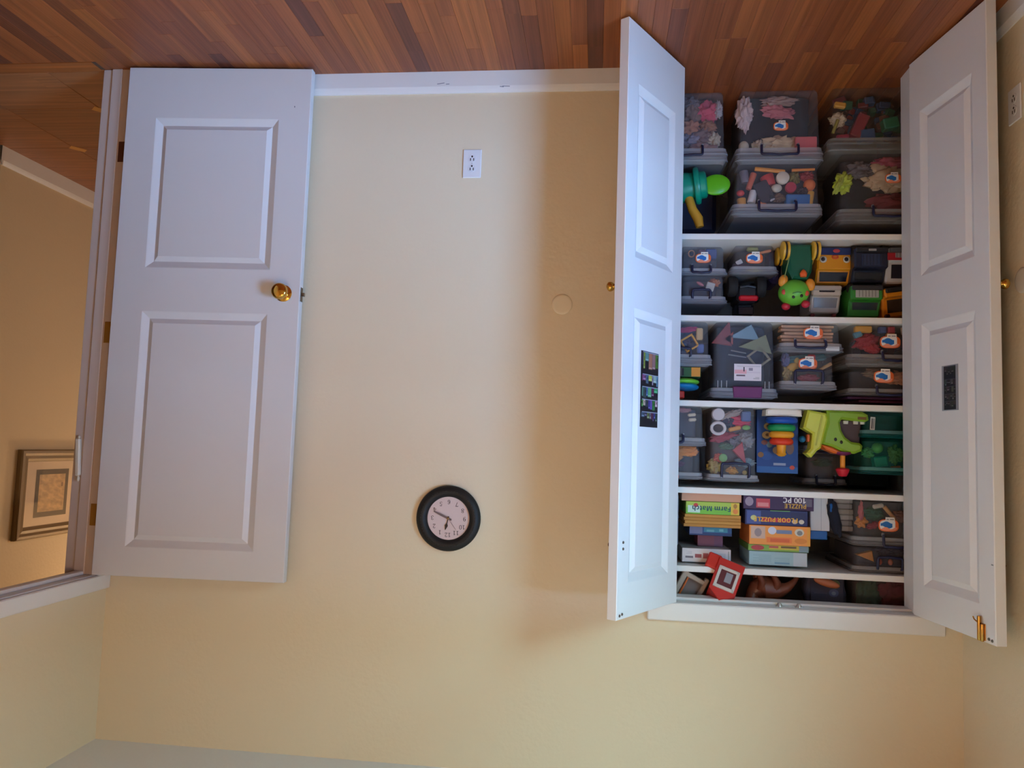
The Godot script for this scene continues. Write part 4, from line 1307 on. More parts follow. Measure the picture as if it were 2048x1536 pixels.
	for q in [[0.048, 0.256, -0.012], [-0.022, 0.25, 0.01]]:
		st = ms()
		ball(st, Vector3(q[0], q[1], q[2]), Vector3(0.017, 0.015, 0.015), Basis(), 14, 10)
		tube(st, [Vector3(q[0] * 0.8 + 0.004, 0.235, q[2]), Vector3(q[0], q[1], q[2])], 0.004, 8)
		part("feeler", st, mat(rgb(196, 40, 60), 0.4), k)
	for q in [[0.062, 0.155, 0.0], [-0.04, 0.172, 0.01]]:
		st = ms()
		ball(st, Vector3(q[0], q[1], q[2]), Vector3(0.018, 0.025, 0.016), Basis(Vector3.BACK, q[0] * -5), 14, 10)
		part("hand", st, mat(rgb(228, 148, 46), 0.4), k)
	st = ms()
	lathe(st, [Vector2(0.0, 0.0), Vector2(0.012, 0.002), Vector2(0.0145, 0.014), Vector2(0.008, 0.026), Vector2(0, 0.032)], 16, Transform3D(Basis(Vector3.BACK, PI), Vector3(-0.008, 0.147, 0.03)))
	part("bow_tie", st, mat(rgb(232, 98, 36), 0.4), k)
	st = ms()
	tube(st, [Vector3(0.05, 0.09, 0.026), Vector3(0.046, 0.07, 0.032), Vector3(0.052, 0.1, 0.024), Vector3(0.06, 0.145, 0.012)], 0.0022, 6)
	part("pull_cord", st, mat(rgb(120, 140, 80), 0.7), k)
	single("blue_case", cube(Vector3(0, 0.07, 0), Vector3(0.05, 0.14, 0.16), 0.014), mat(rgb(34, 30, 80), 0.5), "dark violet blue toy case squeezed beside the green push toy", "toy", "", "", Vector3(-0.475, y, -0.36))
	# bus with a face
	var bus := vehicle("toy_bus", "yellow toy bus with smiling face and round eyes", "toy bus", Vector3(-0.693, y, -0.225), 0.134, 0.148, 0.22, rgb(226, 152, 28), {hood = 0.094, nose = 0.012, wheel = 0.02, bumper = rgb(26, 44, 110), g0 = 0.104, g1 = 0.139, gw = 0.41, glass = rgb(14, 18, 44)})
	for s in [-1, 1]:
		st = ms()
		ball(st, Vector3(s * 0.045, 0.055, 0.004), Vector3(0.014, 0.014, 0.006), Basis(), 18, 10)
		var ey := part("eye", st, mat(rgb(210, 206, 196), 0.35), bus)
		st = ms()
		ball(st, Vector3(s * 0.045 + 0.002, 0.055, 0.009), Vector3(0.008, 0.0085, 0.003), Basis(), 14, 8)
		part("pupil", st, mat(rgb(24, 26, 44), 0.25), ey)
	st = ms()
	var mp := []
	for i in 17: mp.append(Vector3(-0.002 + cos(TAU * i / 16) * 0.011, 0.044 + sin(TAU * i / 16) * 0.006, 0.002))
	tube(st, mp, 0.003, 8)
	part("mouth", st, mat(rgb(214, 84, 34), 0.4), bus)
	st = ms()
	box(st, Vector3(0, 0.02, 0.006), Vector3(0.126, 0.026, 0.012), 0.004)
	part("navy_skirt", st, mat(rgb(26, 44, 100), 0.45), bus)
	st = ms()
	ball(st, Vector3(-0.004, 0.022, 0.013), Vector3(0.014, 0.008, 0.003), Basis(), 12, 8)
	part("red_badge", st, mat(rgb(190, 60, 70), 0.45), bus)
	vehicle("toy_van", "white toy van with dark slot grille, parked on the yellow bus roof", "toy van", Vector3(-0.663, y + 0.1485, -0.225), 0.116, 0.118, 0.19, rgb(206, 196, 184), {hood = 0.052, nose = 0.016, wheel = 0.016, bumper = rgb(176, 168, 162), grille = rgb(34, 30, 36), grw = 0.5, grh = 0.16, g0 = 0.06, g1 = 0.098, gw = 0.4, glass = rgb(118, 112, 106), lights = rgb(120, 44, 46)})
	var nt := vehicle("toy_truck", "dark navy toy truck facing forward under the green one", "toy truck", Vector3(-0.818, y, -0.172), 0.128, 0.152, 0.22, rgb(26, 32, 54), {hood = 0.1, nose = 0.03, wheel = 0.024, bumper = rgb(24, 26, 36), grille = rgb(40, 52, 84), grw = 0.6, grh = 0.5, glass = rgb(16, 18, 28)})
	part("number_plate", cube(Vector3(0, 0.03, 0.011), Vector3(0.029, 0.008, 0.002), 0.0005), mat(rgb(170, 168, 172), 0.5), nt)
	vehicle("toy_truck", "green toy truck with pale grille on top of the navy truck", "toy truck", Vector3(-0.804, y + 0.1525, -0.182), 0.122, 0.134, 0.2, rgb(50, 136, 48), {hood = 0.072, nose = 0.024, wheel = 0.019, bumper = rgb(50, 48, 52), grille = rgb(176, 176, 170), grw = 0.72, grh = 0.42, g0 = 0.08, g1 = 0.108, gw = 0.4, glass = rgb(20, 40, 46)})
	var am := vehicle("toy_ambulance", "white toy ambulance with red band, beside the shaded door", "toy ambulance", Vector3(-0.944, y, -0.178), 0.122, 0.152, 0.22, rgb(200, 198, 200), {hood = 0.07, nose = 0.014, wheel = 0.022, bumper = rgb(86, 84, 88), grille = rgb(150, 140, 138), grw = 0.6, grh = 0.3, g0 = 0.082, g1 = 0.134, gw = 0.36, glass = rgb(40, 36, 46)})
	part("red_band", cube(Vector3(0, 0.052, 0.001), Vector3(0.132, 0.03, 0.004), 0.001), mat(rgb(170, 36, 48), 0.4), am)
	vehicle("toy_taxi", "orange yellow toy car tilted on the ambulance roof", "toy car", Vector3(-0.93, y + 0.156, -0.19), 0.13, 0.125, 0.18, rgb(232, 146, 36), {turn = -6.0, hood = 0.05, nose = 0.03, wheel = 0.017, bumper = rgb(40, 38, 40), g0 = 0.058, g1 = 0.108, gw = 0.36, glass = rgb(70, 56, 46), lights = rgb(70, 30, 26), ly = 0.118, lz = -0.05})
	for n in get_children():
		if n.name.begins_with("toy_taxi"): (n as Node3D).rotation_degrees.z = 9.0

func carton(called: String, label: String, x0: float, x1: float, y0: float, y1: float, z: float, d: float, side: Color, print_im = null, group := "") -> Node3D:
	# a cardboard box seen on its narrow front; print_im covers that front
	var o := thing(called, label, "box", Vector3((x0 + x1) / 2, y0, z - d / 2), 0, group)
	part("carton", cube(Vector3(0, (y1 - y0) / 2, 0), Vector3(x1 - x0, y1 - y0 - 0.0006, d), 0.0012), mat(side, 0.6), o)
	if print_im != null:
		part("front_print", quad(x1 - x0 - 0.003, y1 - y0 - 0.003), tex_mat(print_im, 0.5), o, Transform3D(Basis(), Vector3(0, (y1 - y0) / 2, d / 2 + 0.0004)))
	return o

func print_img(w: int, h: int, base: Color, spots: Array) -> Image:       # spots: [x0, y0, x1, y1 in 0..1 from the top left, colour, "r" rectangle / "e" ellipse / "l" lines of small print]
	var im := Image.create(w, h, false, Image.FORMAT_RGB8)
	im.fill(base)
	for s in spots:
		var a := Vector2i(int(s[0] * w), int(s[1] * h))
		var b := Vector2i(int(s[2] * w), int(s[3] * h))
		match s[5]:
			"r": im.fill_rect(Rect2i(a, b - a), s[4])
			"l":
				var y := a.y
				var k := 0
				while y < b.y:
					im.fill_rect(Rect2i(a.x, y, int((b.x - a.x) * (1.0 if k % 3 < 2 else 0.7)), 1), s[4])
					y += 3
					k += 1
			"e":
				var c := Vector2(a + b) / 2
				var r := Vector2(b - a) / 2
				for yy in range(a.y, b.y):
					for xx in range(a.x, b.x):
						if ((Vector2(xx, yy) + Vector2(0.5, 0.5) - c) / r).length() < 1.0 and xx >= 0 and xx < w and yy >= 0 and yy < h: im.set_pixel(xx, yy, s[4])
	return im

func shelf_two() -> void:
	var y: float = SH[1]
	var a := {x0 = -0.188, x1 = -0.03, y = y, tub = 1.12, lid = 1.156, z = -0.146, d = 0.3, hw = 0.08, hx = 0.03, up = false, hh = 0.032, alpha = 0.2}
	bin(a, "clear bin with yellow frame inside, second shelf up, beside the bluish door")
	var w := " in the bin under the green box"
	fill_blocks(a, [rgb(64, 70, 100), rgb(90, 66, 90), rgb(70, 78, 110)], "heap of dull blue blocks" + w, 0.8, 30)
	put(a, "frame", "square_toy", "yellow square frame standing on its corner" + w, "toy", 0.55, 0.58, 0.058, 0.058, rgb(226, 160, 52), 32, 0.016)
	put(a, "block", "toy_block", "cream peg block" + w, "toy block", 0.8, 0.32, 0.026, 0.048, rgb(208, 174, 124))
	put(a, "lump", "pink_ribbon", "dark pink ribbon" + w, "ribbon", 0.5, 0.2, 0.075, 0.018, rgb(170, 44, 92), 8)
	put(a, "block", "toy_block", "periwinkle blue block" + w, "toy block", 0.83, 0.72, 0.026, 0.036, rgb(86, 108, 168))
	var g := carton("game_box", "green and orange game box lying on the yellow frame bin", -0.165, -0.045, 1.1565, 1.196, -0.15, 0.16, rgb(42, 92, 58), print_img(64, 20, rgb(40, 92, 56), [[0.0, 0.0, 0.3, 1.0, rgb(206, 140, 52), "r"], [0.62, 0.0, 1.0, 1.0, rgb(84, 78, 74), "r"], [0.56, 0.1, 0.62, 0.9, rgb(20, 20, 24), "r"]]))
	g.rotation_degrees.y = 3
	var t := thing("flat_toy", "lime and blue rounded plastic toy on the green game box", "toy", Vector3(-0.1, 1.1965, -0.2))
	var st := ms()
	ball(st, Vector3(0, 0.016, 0), Vector3(0.062, 0.016, 0.08), Basis(), 28, 14)
	part("lime_shell", st, mat(rgb(106, 190, 60), 0.35), t)
	st = ms()
	ball(st, Vector3(-0.002, 0.034, 0.002), Vector3(0.058, 0.018, 0.076), Basis(Vector3.BACK, -0.06), 28, 14)
	part("blue_shell", st, mat(rgb(16, 122, 182), 0.35), t)
	single("red_block", cube(Vector3(0, 0.016, 0), Vector3(0.06, 0.03, 0.06), 0.004), mat(rgb(210, 50, 36), 0.45), "orange red block on top of the lime and blue toy", "toy block", "", "", Vector3(-0.072, 1.2492, -0.2))
	# tall bin with purple latch and paper label
	var b := {x0 = -0.438, x1 = -0.214, y = y, tub = 1.25, lid = 1.278, z = -0.144, d = 0.36, alpha = 0.24, tint = rgb(124, 134, 150)}
	var bo := bin(b, "tall clear bin with purple latch and white paper label, second shelf up")
	st = ms()
	prism(st, [Vector2(-0.056, 0), Vector2(0.056, 0), Vector2(0.053, 0.044), Vector2(-0.053, 0.044)], 0.014, 0.003, Transform3D(Basis(), Vector3(-0.012, 0.256, 0.186)))
	part("purple_latch", st, mat(rgb(104, 34, 92), 0.35), bo)
	var li := print_img(96, 60, rgb(222, 214, 220), [[0.08, 0.1, 0.3, 0.22, rgb(130, 126, 132), "l"], [0.6, 0.28, 0.92, 0.36, rgb(104, 84, 96), "r"], [0.55, 0.42, 0.98, 0.66, rgb(226, 170, 178), "r"], [0.05, 0.48, 0.55, 0.56, rgb(196, 180, 196), "l"], [0.32, 0.6, 0.46, 0.78, rgb(150, 140, 156), "r"], [0.62, 0.55, 0.66, 0.82, rgb(60, 54, 66), "r"], [0.05, 0.84, 0.9, 0.92, rgb(170, 164, 174), "l"]])
	part("paper_label", quad(0.104, 0.066), tex_mat(li, 0.55), bo, Transform3D(Basis(), Vector3(-0.014, 0.199, 0.1858)))
	for x in [-0.096, -0.08, 0.066, 0.086, 0.1]:
		part("molded_rib", cube(Vector3(x, 0.248, 0.1855), Vector3(0.0035, 0.03, 0.003), 0.001), clear(rgb(190, 194, 204), 0.6, 0.35), bo)
	w = " in the purple latched bin"
	fill_cloth(b, rgb(66, 72, 88), "slate grey bag" + w, 0.9)
	put(b, "tri", "toy_tile", "maroon triangular tile" + w, "toy tile", 0.16, 0.14, 0.08, 0.1, rgb(142, 66, 70), 172, 0.012)
	put(b, "tri", "toy_tile", "salmon arrow tile" + w, "toy tile", 0.3, 0.24, 0.05, 0.04, rgb(170, 92, 84), 40, 0.01)
	put(b, "tri", "toy_tile", "light blue triangular tile" + w, "toy tile", 0.52, 0.12, 0.12, 0.06, rgb(128, 164, 186), 176, 0.014)
	put(b, "tri", "toy_tile", "pale olive triangular tile" + w, "toy tile", 0.74, 0.27, 0.13, 0.07, rgb(140, 146, 112), 168, 0.012)
	put(b, "frame", "toy_tile", "beige square frame tile on its corner" + w, "toy tile", 0.77, 0.5, 0.068, 0.068, rgb(150, 142, 122), 38, 0.008)
	put(b, "cyl", "toy_rod", "thin grey rod, upper of two" + w, "toy", 0.4, 0.48, 0.006, 0.07, rgb(130, 130, 136), 82)
	put(b, "cyl", "toy_rod", "thin grey rod, lower of two" + w, "toy", 0.42, 0.42, 0.006, 0.06, rgb(124, 124, 130), 80)
	# bin of planks
	var c := {x0 = -0.689, x1 = -0.474, y = y, tub = 1.066, lid = 1.0915, z = -0.15, d = 0.34, hw = 0.115, hx = 0.005, hh = 0.03, label = [0.54, 0.4, 0.078], alpha = 0.18}
	var co := bin(c, "wide clear bin of wooden planks with orange label, second shelf up")
	part("white_sticker", quad(0.05, 0.016), mat(rgb(206, 210, 214), 0.5), co, Transform3D(Basis(), Vector3(-0.078, 0.1, 0.1845)))
	var wt := [rgb(196, 150, 118), rgb(184, 140, 108), rgb(206, 162, 128)]
	for i in 6:
		var words := ["lowest", "second from the foot", "third from the foot", "third from the top", "second from the top", "topmost"]
		single("wooden_plank", cube(Vector3(0, 0.006, 0), Vector3(0.2 - 0.006 * (i % 3), 0.0105, 0.05), 0.0015), mat(wt[i % 3], 0.6), words[i] + " wooden plank of the pile in the wide plank bin", "wooden plank", "wooden planks in the bin", "", Vector3(-0.572 + 0.006 * sin(i * 2.3), y + 0.004 + i * 0.0135, -0.19 + 0.003 * cos(i * 1.7)))
	var d := {x0 = -0.665, x1 = -0.476, y = 1.092, tub = 1.216, lid = 1.238, z = -0.15, d = 0.34, hw = 0.104, hx = 0.0, up = false, hh = 0.05, label = [0.5, 0.32, 0.074], alpha = 0.2}
	bin(d, "clear bin of toy parts with hanging handle, stacked on the plank bin")
	w = " in the bin on the plank bin"
	fill_cloth(d, rgb(96, 90, 84), "dull brown cloth" + w, 0.88)
	put(d, "ball", "yellow_disc", "large yellow wheel at the label's edge" + w, "toy", 0.24, 0.42, 0.05, 0.036, rgb(206, 164, 70), 20)
	put(d, "ball", "yellow_disc", "small yellow wheel near the foot" + w, "toy", 0.32, 0.22, 0.026, 0.024, rgb(196, 170, 90))
	put(d, "lump", "teal_cloth", "teal scarf" + w, "cloth", 0.5, 0.14, 0.15, 0.03, rgb(50, 104, 110), 6)
	put(d, "block", "red_block", "red block near the foot" + w, "toy block", 0.6, 0.12, 0.03, 0.024, rgb(206, 62, 66))
	put(d, "cyl", "toy_stick", "yellow ochre stick leaning at the side" + w, "toy", 0.86, 0.42, 0.014, 0.06, rgb(190, 140, 70), -60)
	put(d, "lump", "rose_cloth", "rose red cloth behind the handle" + w, "cloth", 0.55, 0.76, 0.07, 0.024, rgb(156, 66, 80))
	put(d, "lump", "blue_cloth", "greyish blue cloth at the edge" + w, "cloth", 0.1, 0.2, 0.03, 0.05, rgb(98, 106, 148))
	put(d, "lump", "yellow_cloth", "dull yellow cloth low at the edge" + w, "cloth", 0.13, 0.62, 0.03, 0.06, rgb(160, 140, 80))
	# two labelled bins by the shaded door and the folders on them
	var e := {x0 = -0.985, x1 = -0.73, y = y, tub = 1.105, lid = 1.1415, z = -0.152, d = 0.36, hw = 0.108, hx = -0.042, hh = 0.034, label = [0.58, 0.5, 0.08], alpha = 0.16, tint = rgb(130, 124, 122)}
	bin(e, "labelled clear bin of red and blue blocks, second shelf up, by the shaded door")
	w = " in the block bin by the shaded door"
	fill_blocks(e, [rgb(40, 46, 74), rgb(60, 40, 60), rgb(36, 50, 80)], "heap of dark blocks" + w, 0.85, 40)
	put(e, "block", "toy_block", "yellow long block" + w, "toy block", 0.22, 0.12, 0.064, 0.026, rgb(214, 154, 52))
	put(e, "block", "toy_block", "blue block at the foot" + w, "toy block", 0.5, 0.13, 0.028, 0.026, rgb(56, 74, 128))
	put(e, "block", "toy_block", "red block at the foot" + w, "toy block", 0.63, 0.14, 0.026, 0.028, rgb(170, 48, 66))
	put(e, "cyl", "toy_peg", "cream round peg" + w, "toy block", 0.83, 0.15, 0.03, 0.026, rgb(190, 166, 146))
	put(e, "block", "toy_block", "sky blue block" + w, "toy block", 0.14, 0.28, 0.03, 0.024, rgb(84, 140, 168), 24)
	put(e, "lump", "toy_animal", "red toy animal lying on its side" + w, "toy", 0.3, 0.45, 0.085, 0.05, rgb(168, 52, 72), 16)
	put(e, "lump", "toy_animal", "bright red toy animal under the other" + w, "toy", 0.36, 0.66, 0.06, 0.036, rgb(184, 48, 66), -20)
	put(e, "block", "toy_block", "orange block above the label" + w, "toy block", 0.62, 0.32, 0.03, 0.026, rgb(212, 130, 58))
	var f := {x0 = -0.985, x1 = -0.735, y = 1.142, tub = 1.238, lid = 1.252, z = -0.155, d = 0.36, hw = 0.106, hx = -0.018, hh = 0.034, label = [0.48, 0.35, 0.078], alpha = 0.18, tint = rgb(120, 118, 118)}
	bin(f, "labelled clear bin under the purple folders, by the shaded door")
	w = " in the bin under the purple folders"
	fill_cloth(f, rgb(58, 58, 68), "dark slate cloth" + w, 0.88)
	put(f, "lump", "peach_cloth", "peach cloth beside the label" + w, "cloth", 0.72, 0.36, 0.08, 0.045, rgb(196, 130, 96))
	put(f, "lump", "grey_cloth", "warm grey cloth" + w, "cloth", 0.45, 0.2, 0.1, 0.035, rgb(130, 112, 100))
	single("folder", cube(Vector3(0, 0.006, 0), Vector3(0.25, 0.011, 0.2), 0.003), mat(rgb(70, 30, 78), 0.5), "purple folder lying on the dim labelled bin", "folder", "", "", Vector3(-0.86, 1.2525, -0.3))
	single("folder", cube(Vector3(0, 0.006, 0), Vector3(0.2, 0.011, 0.18), 0.003), mat(rgb(110, 30, 62), 0.5), "dark red folder on top of the purple folder", "folder", "", "", Vector3(-0.88, 1.264, -0.3))

func shelf_three() -> void:
	var y: float = SH[2]
	var a := {x0 = -0.17, x1 = -0.03, y = y, tub = 1.45, lid = 1.472, z = -0.146, d = 0.3, hw = 0.07, hx = 0.04, hh = 0.03, alpha = 0.22}
	bin(a, "clear bin with cream blocks, third shelf up, beside the bluish door")
	var w := " in the bin under the orange toy box"
	fill_cloth(a, rgb(88, 88, 98), "grey cloth bag" + w, 0.9)
	put(a, "block", "toy_block", "cream block, lower one of the pair" + w, "toy block", 0.72, 0.24, 0.032, 0.012, rgb(222, 204, 178), 8)
	put(a, "block", "toy_block", "cream block, upper one of the pair" + w, "toy block", 0.74, 0.38, 0.03, 0.013, rgb(214, 196, 172), 6)
	put(a, "lump", "pink_cloth", "faint pink cloth at the foot" + w, "cloth", 0.4, 0.1, 0.07, 0.018, rgb(176, 120, 122))
	var b := {x0 = -0.163, x1 = -0.05, y = 1.4725, tub = 1.586, lid = 1.602, z = -0.16, d = 0.22, alpha = 0.22}
	bin(b, "small clear bin of orange pieces on the cream block bin")
	w = " in the small bin on the cream block bin"
	fill_cloth(b, rgb(84, 80, 84), "grey insert" + w, 0.9)
	put(b, "lump", "orange_toy", "ragged orange plastic strip" + w, "toy", 0.5, 0.14, 0.1, 0.04, rgb(238, 146, 58))
	put(b, "lump", "orange_toy", "orange plastic lump beside the strip" + w, "toy", 0.24, 0.32, 0.045, 0.04, rgb(232, 150, 74))
	put(b, "lump", "plum_toy", "plum coloured scrap" + w, "toy", 0.3, 0.62, 0.04, 0.02, rgb(110, 66, 88))
	single("orange_clip", cube(Vector3(0, 0.008, 0), Vector3(0.026, 0.022, 0.02), 0.006), mat(rgb(244, 92, 28), 0.4), "bright orange plastic piece clipped to the small bin's lid", "cap", "", "", Vector3(-0.067, 1.582, -0.135))
	var c := {x0 = -0.37, x1 = -0.203, y = y, tub = 1.588, lid = 1.603, z = -0.142, d = 0.3, hw = 0.104, hx = -0.008, up = false, hh = 0.052, alpha = 0.2}
	bin(c, "tall clear bin of baby toys with hanging handle, third shelf up")
	w = " in the tall baby toy bin"
	fill_cloth(c, rgb(112, 104, 104), "warm grey lining" + w, 0.92)
	put(c, "disc", "rattle_ball", "pale round rattle head" + w, "rattle", 0.18, 0.1, 0.05, 0.052, rgb(222, 210, 212), 0, 0.03)
	put(c, "ring", "teething_ring", "white ring shaped rattle handle" + w, "rattle", 0.18, 0.3, 0.064, 0.056, rgb(228, 216, 216), 0, 0.012)
	put(c, "lump", "grey_plush", "mid grey plush leg" + w, "plush toy", 0.55, 0.5, 0.05, 0.045, rgb(124, 120, 128), 30)
	put(c, "lump", "olive_toy", "dull green toy in the middle" + w, "toy", 0.38, 0.55, 0.05, 0.024, rgb(88, 116, 92))
	put(c, "lump", "pink_toy", "coral pink toy by the yellow cloth" + w, "toy", 0.22, 0.72, 0.034, 0.03, rgb(206, 104, 84))
	put(c, "lump", "navy_toy", "dark navy toy in the middle" + w, "toy", 0.42, 0.2, 0.06, 0.04, rgb(64, 62, 84))
	put(c, "ball", "yellow_bead", "pale yellow bead at the handle's right" + w, "bead", 0.8, 0.92, 0.018, 0.018, rgb(204, 186, 120))
	put(c, "lump", "grey_animal", "beige grey toy arm" + w, "toy", 0.5, 0.1, 0.075, 0.026, rgb(178, 160, 152), 24)
	put(c, "lump", "toy_dragon", "pink red toy dragon head" + w, "toy", 0.62, 0.19, 0.085, 0.045, rgb(214, 58, 90), -10)
	put(c, "ball", "toy_teeth", "green toy tongue beside the dragon head" + w, "toy", 0.83, 0.28, 0.032, 0.02, rgb(124, 176, 92))
	put(c, "block", "toy_collar", "orange yellow collar strip under the dragon head" + w, "toy", 0.56, 0.3, 0.048, 0.016, rgb(224, 152, 62), 14)
	put(c, "lump", "red_cloth", "dull red sleeve" + w, "cloth", 0.3, 0.42, 0.1, 0.03, rgb(170, 62, 76), 12)
	put(c, "lump", "grey_plush", "grey plush body" + w, "plush toy", 0.82, 0.46, 0.06, 0.06, rgb(148, 146, 152))
	put(c, "disc", "green_button", "light green round button" + w, "toy", 0.3, 0.72, 0.032, 0.032, rgb(132, 184, 112), 0, 0.012)
	put(c, "tri", "toy_cone", "red cone lying sideways" + w, "toy", 0.66, 0.66, 0.09, 0.042, rgb(184, 62, 70), -80, 0.03)
	put(c, "lump", "blue_cloth", "pale blue cloth" + w, "cloth", 0.8, 0.78, 0.07, 0.03, rgb(134, 158, 168))
	put(c, "lump", "yellow_toy", "orange yellow toy behind the handle" + w, "toy", 0.52, 0.9, 0.04, 0.024, rgb(220, 156, 70))
	put(c, "lump", "yellow_cloth", "yellow patterned cloth in the corner" + w, "cloth", 0.12, 0.84, 0.045, 0.05, rgb(186, 164, 92))
	put(c, "block", "blue_block", "blue block at the far side" + w, "toy block", 0.82, 0.12, 0.036, 0.04, rgb(84, 106, 158))
	# ring stacker in front of a blue picture box
	var o := carton("picture_box", "blue picture box with small animals behind the ring stacker", -0.556, -0.396, y, 1.566, -0.232, 0.035, rgb(18, 60, 120), print_img(96, 150, rgb(16, 66, 136), [[0.0, 0.0, 1.0, 0.1, rgb(40, 100, 170), "r"], [0.08, 0.06, 0.2, 0.13, rgb(196, 70, 50), "e"], [0.3, 0.12, 0.6, 0.16, rgb(150, 160, 190), "r"], [0.62, 0.2, 0.9, 0.34, rgb(26, 78, 150), "e"], [0.84, 0.24, 0.98, 0.33, rgb(140, 96, 50), "e"], [0.42, 0.3, 0.62, 0.42, rgb(150, 124, 96), "e"], [0.62, 0.4, 0.78, 0.5, rgb(96, 120, 130), "e"], [0.66, 0.54, 0.88, 0.66, rgb(176, 150, 104), "e"], [0.7, 0.58, 0.8, 0.63, rgb(90, 60, 36), "e"], [0.6, 0.68, 0.84, 0.8, rgb(150, 130, 90), "e"], [0.68, 0.72, 0.78, 0.77, rgb(60, 40, 30), "e"], [0.74, 0.44, 0.9, 0.52, rgb(130, 74, 60), "e"], [0.1, 0.3, 0.3, 0.5, rgb(120, 90, 80), "e"]]))
	o.rotation_degrees.y = 2
	var t := thing("ring_stacker", "stacking ring toy, white base with blue, green, yellow and red rings", "stacking toy", Vector3(-0.478, y, -0.176))
	var st := ms()
	prism(st, [Vector2(-0.066, 0.004), Vector2(-0.05, 0), Vector2(0.05, 0), Vector2(0.066, 0.004), Vector2(0.068, 0.028), Vector2(-0.068, 0.028)], 0.085, 0.006, Transform3D(Basis(), Vector3(0, 0, -0.0425)))
	part("base", st, mat(rgb(232, 222, 206), 0.4), t)
	var cols := [rgb(24, 78, 168), rgb(24, 150, 84), rgb(234, 160, 40), rgb(222, 58, 28)]
	var hs := [0.044, 0.073, 0.1, 0.127]
	var rs := [0.06, 0.053, 0.048, 0.045]
	for i in 4:
		st = ms()
		var prof := []
		for k in 17:
			var an := TAU * k / 16
			prof.append(Vector2(rs[i] - 0.015 + cos(an) * 0.015, hs[i] + sin(an) * 0.0138))
		lathe(st, prof, 32)
		part("ring", st, mat(cols[i], 0.35), t)
	st = ms()
	lathe(st, [Vector2(0.03, 0.028), Vector2(0.028, 0.1), Vector2(0.0185, 0.14), Vector2(0.016, 0.17), Vector2(0.02, 0.176), Vector2(0.012, 0.184), Vector2(0, 0.186)], 24)
	part("post", st, mat(rgb(236, 160, 36), 0.4), t)
	# lime gun-shaped shell
	t = thing("toy_phone_stand", "lime yellow hollow plastic toy shell standing beside the ring stacker", "toy", Vector3(-0.605, y, -0.2), 0)
	st = ms()
	var P := []
	for q in [[1615, 822], [1650, 828], [1653, 840], [1640, 897], [1632, 903], [1622, 916], [1612, 908], [1621, 898], [1624, 869], [1606, 858]]: P.append(Vector2((1630 - q[0]) * 0.00197, (q[1] - 822) * 0.00197))
	prism(st, P, 0.07, 0.008, Transform3D(Basis(), Vector3(0, 0, -0.03)))
	part("shell", st, mat(rgb(206, 210, 70), 0.42), t)
	st = ms()
	P = []
	for q in [[1640, 832], [1643, 834], [1631, 892], [1628, 892]]: P.append(Vector2((1630 - q[0]) * 0.00197, (q[1] - 822) * 0.00197))
	prism(st, P, 0.003, 0.0005, Transform3D(Basis(), Vector3(0, 0, 0.0395)))
	part("seam_ridge", st, mat(rgb(182, 186, 60), 0.45), t)
	st = ms()
	ball(st, Vector3(0.042, 0.114, 0.0), Vector3(0.013, 0.013, 0.02), Basis(), 16, 10)
	part("blue_button", st, mat(rgb(30, 110, 150), 0.4), t)
	part("orange_strip", cube(Vector3(0.024, 0.11, 0.012), Vector3(0.009, 0.03, 0.03), 0.003), mat(rgb(226, 110, 48), 0.4), t)
	# biting dinosaur head
	t = thing("dinosaur_head", "lime dinosaur head toy with gaping dark mouth and white teeth", "toy", Vector3(-0.715, y, -0.19))
	var k := 0.00197
	st = ms()
	P = []
	for q in [[1655, 821], [1722, 822], [1733, 828], [1735, 838], [1728, 842], [1684, 838], [1680, 844], [1683, 860], [1690, 873], [1702, 882], [1718, 884], [1723, 889], [1721, 899], [1708, 905], [1690, 903], [1665, 892], [1646, 887], [1650, 866], [1656, 846]]: P.append(Vector2((1690 - q[0]) * k, (q[1] - 821) * k))
	prism(st, P, 0.09, 0.009, Transform3D(Basis(), Vector3(0, 0, -0.06)))
	part("skull", st, mat(rgb(138, 176, 44), 0.42), t)
	st = ms()
	P = []
	for q in [[1681, 838], [1726, 840], [1722, 884], [1700, 884], [1686, 868]]: P.append(Vector2((1690 - q[0]) * k, (q[1] - 821) * k))
	prism(st, P, 0.05, 0.004, Transform3D(Basis(), Vector3(0, 0, -0.055)))
	part("mouth_lining", st, mat(rgb(84, 68, 74), 0.6), t)
	for q in [1694.0, 1713.0, 1726.0]:
		st = ms()
		prism(st, [Vector2(-0.0095, 0), Vector2(0.0095, 0), Vector2(0.008, 0.013), Vector2(-0.008, 0.013)], 0.012, 0.002, Transform3D(Basis(), Vector3((1690 - q) * k, (840 - 821) * k, -0.002)))
		part("tooth", st, mat(rgb(222, 220, 212), 0.4), t)
	for q in [[1671, 878], [1682, 883]]:
		st = ms()
		ball(st, Vector3((1690 - q[0]) * k, (q[1] - 821) * k, 0.03), Vector3(0.0055, 0.007, 0.003), Basis(), 12, 8)
		part("eye", st, mat(rgb(20, 22, 20), 0.3), t)
	st = ms()
	P = []
	for q in [[1646, 887], [1665, 891], [1690, 903], [1684, 906], [1672, 904], [1655, 897]]: P.append(Vector2((1690 - q[0]) * k, (q[1] - 821) * k + 0.001))
	prism(st, P, 0.07, 0.006, Transform3D(Basis(), Vector3(0, 0.0015, -0.05)))
	part("orange_crest", st, mat(rgb(230, 110, 34), 0.45), t)
	part("brown_patch", cube(Vector3((1721 - 1690) * -k, (835 - 821) * k, 0.0295), Vector3(0.032, 0.011, 0.003), 0.001), mat(rgb(122, 92, 50), 0.5), t)
	st = ms()
	P = []
	for q in [[1655, 824], [1661, 824], [1660, 848], [1652, 880], [1646, 884], [1651, 862]]: P.append(Vector2((1692.5 - q[0]) * k, (q[1] - 821) * k))
	prism(st, P, 0.05, 0.004, Transform3D(Basis(), Vector3(0.0, 0, -0.075)))
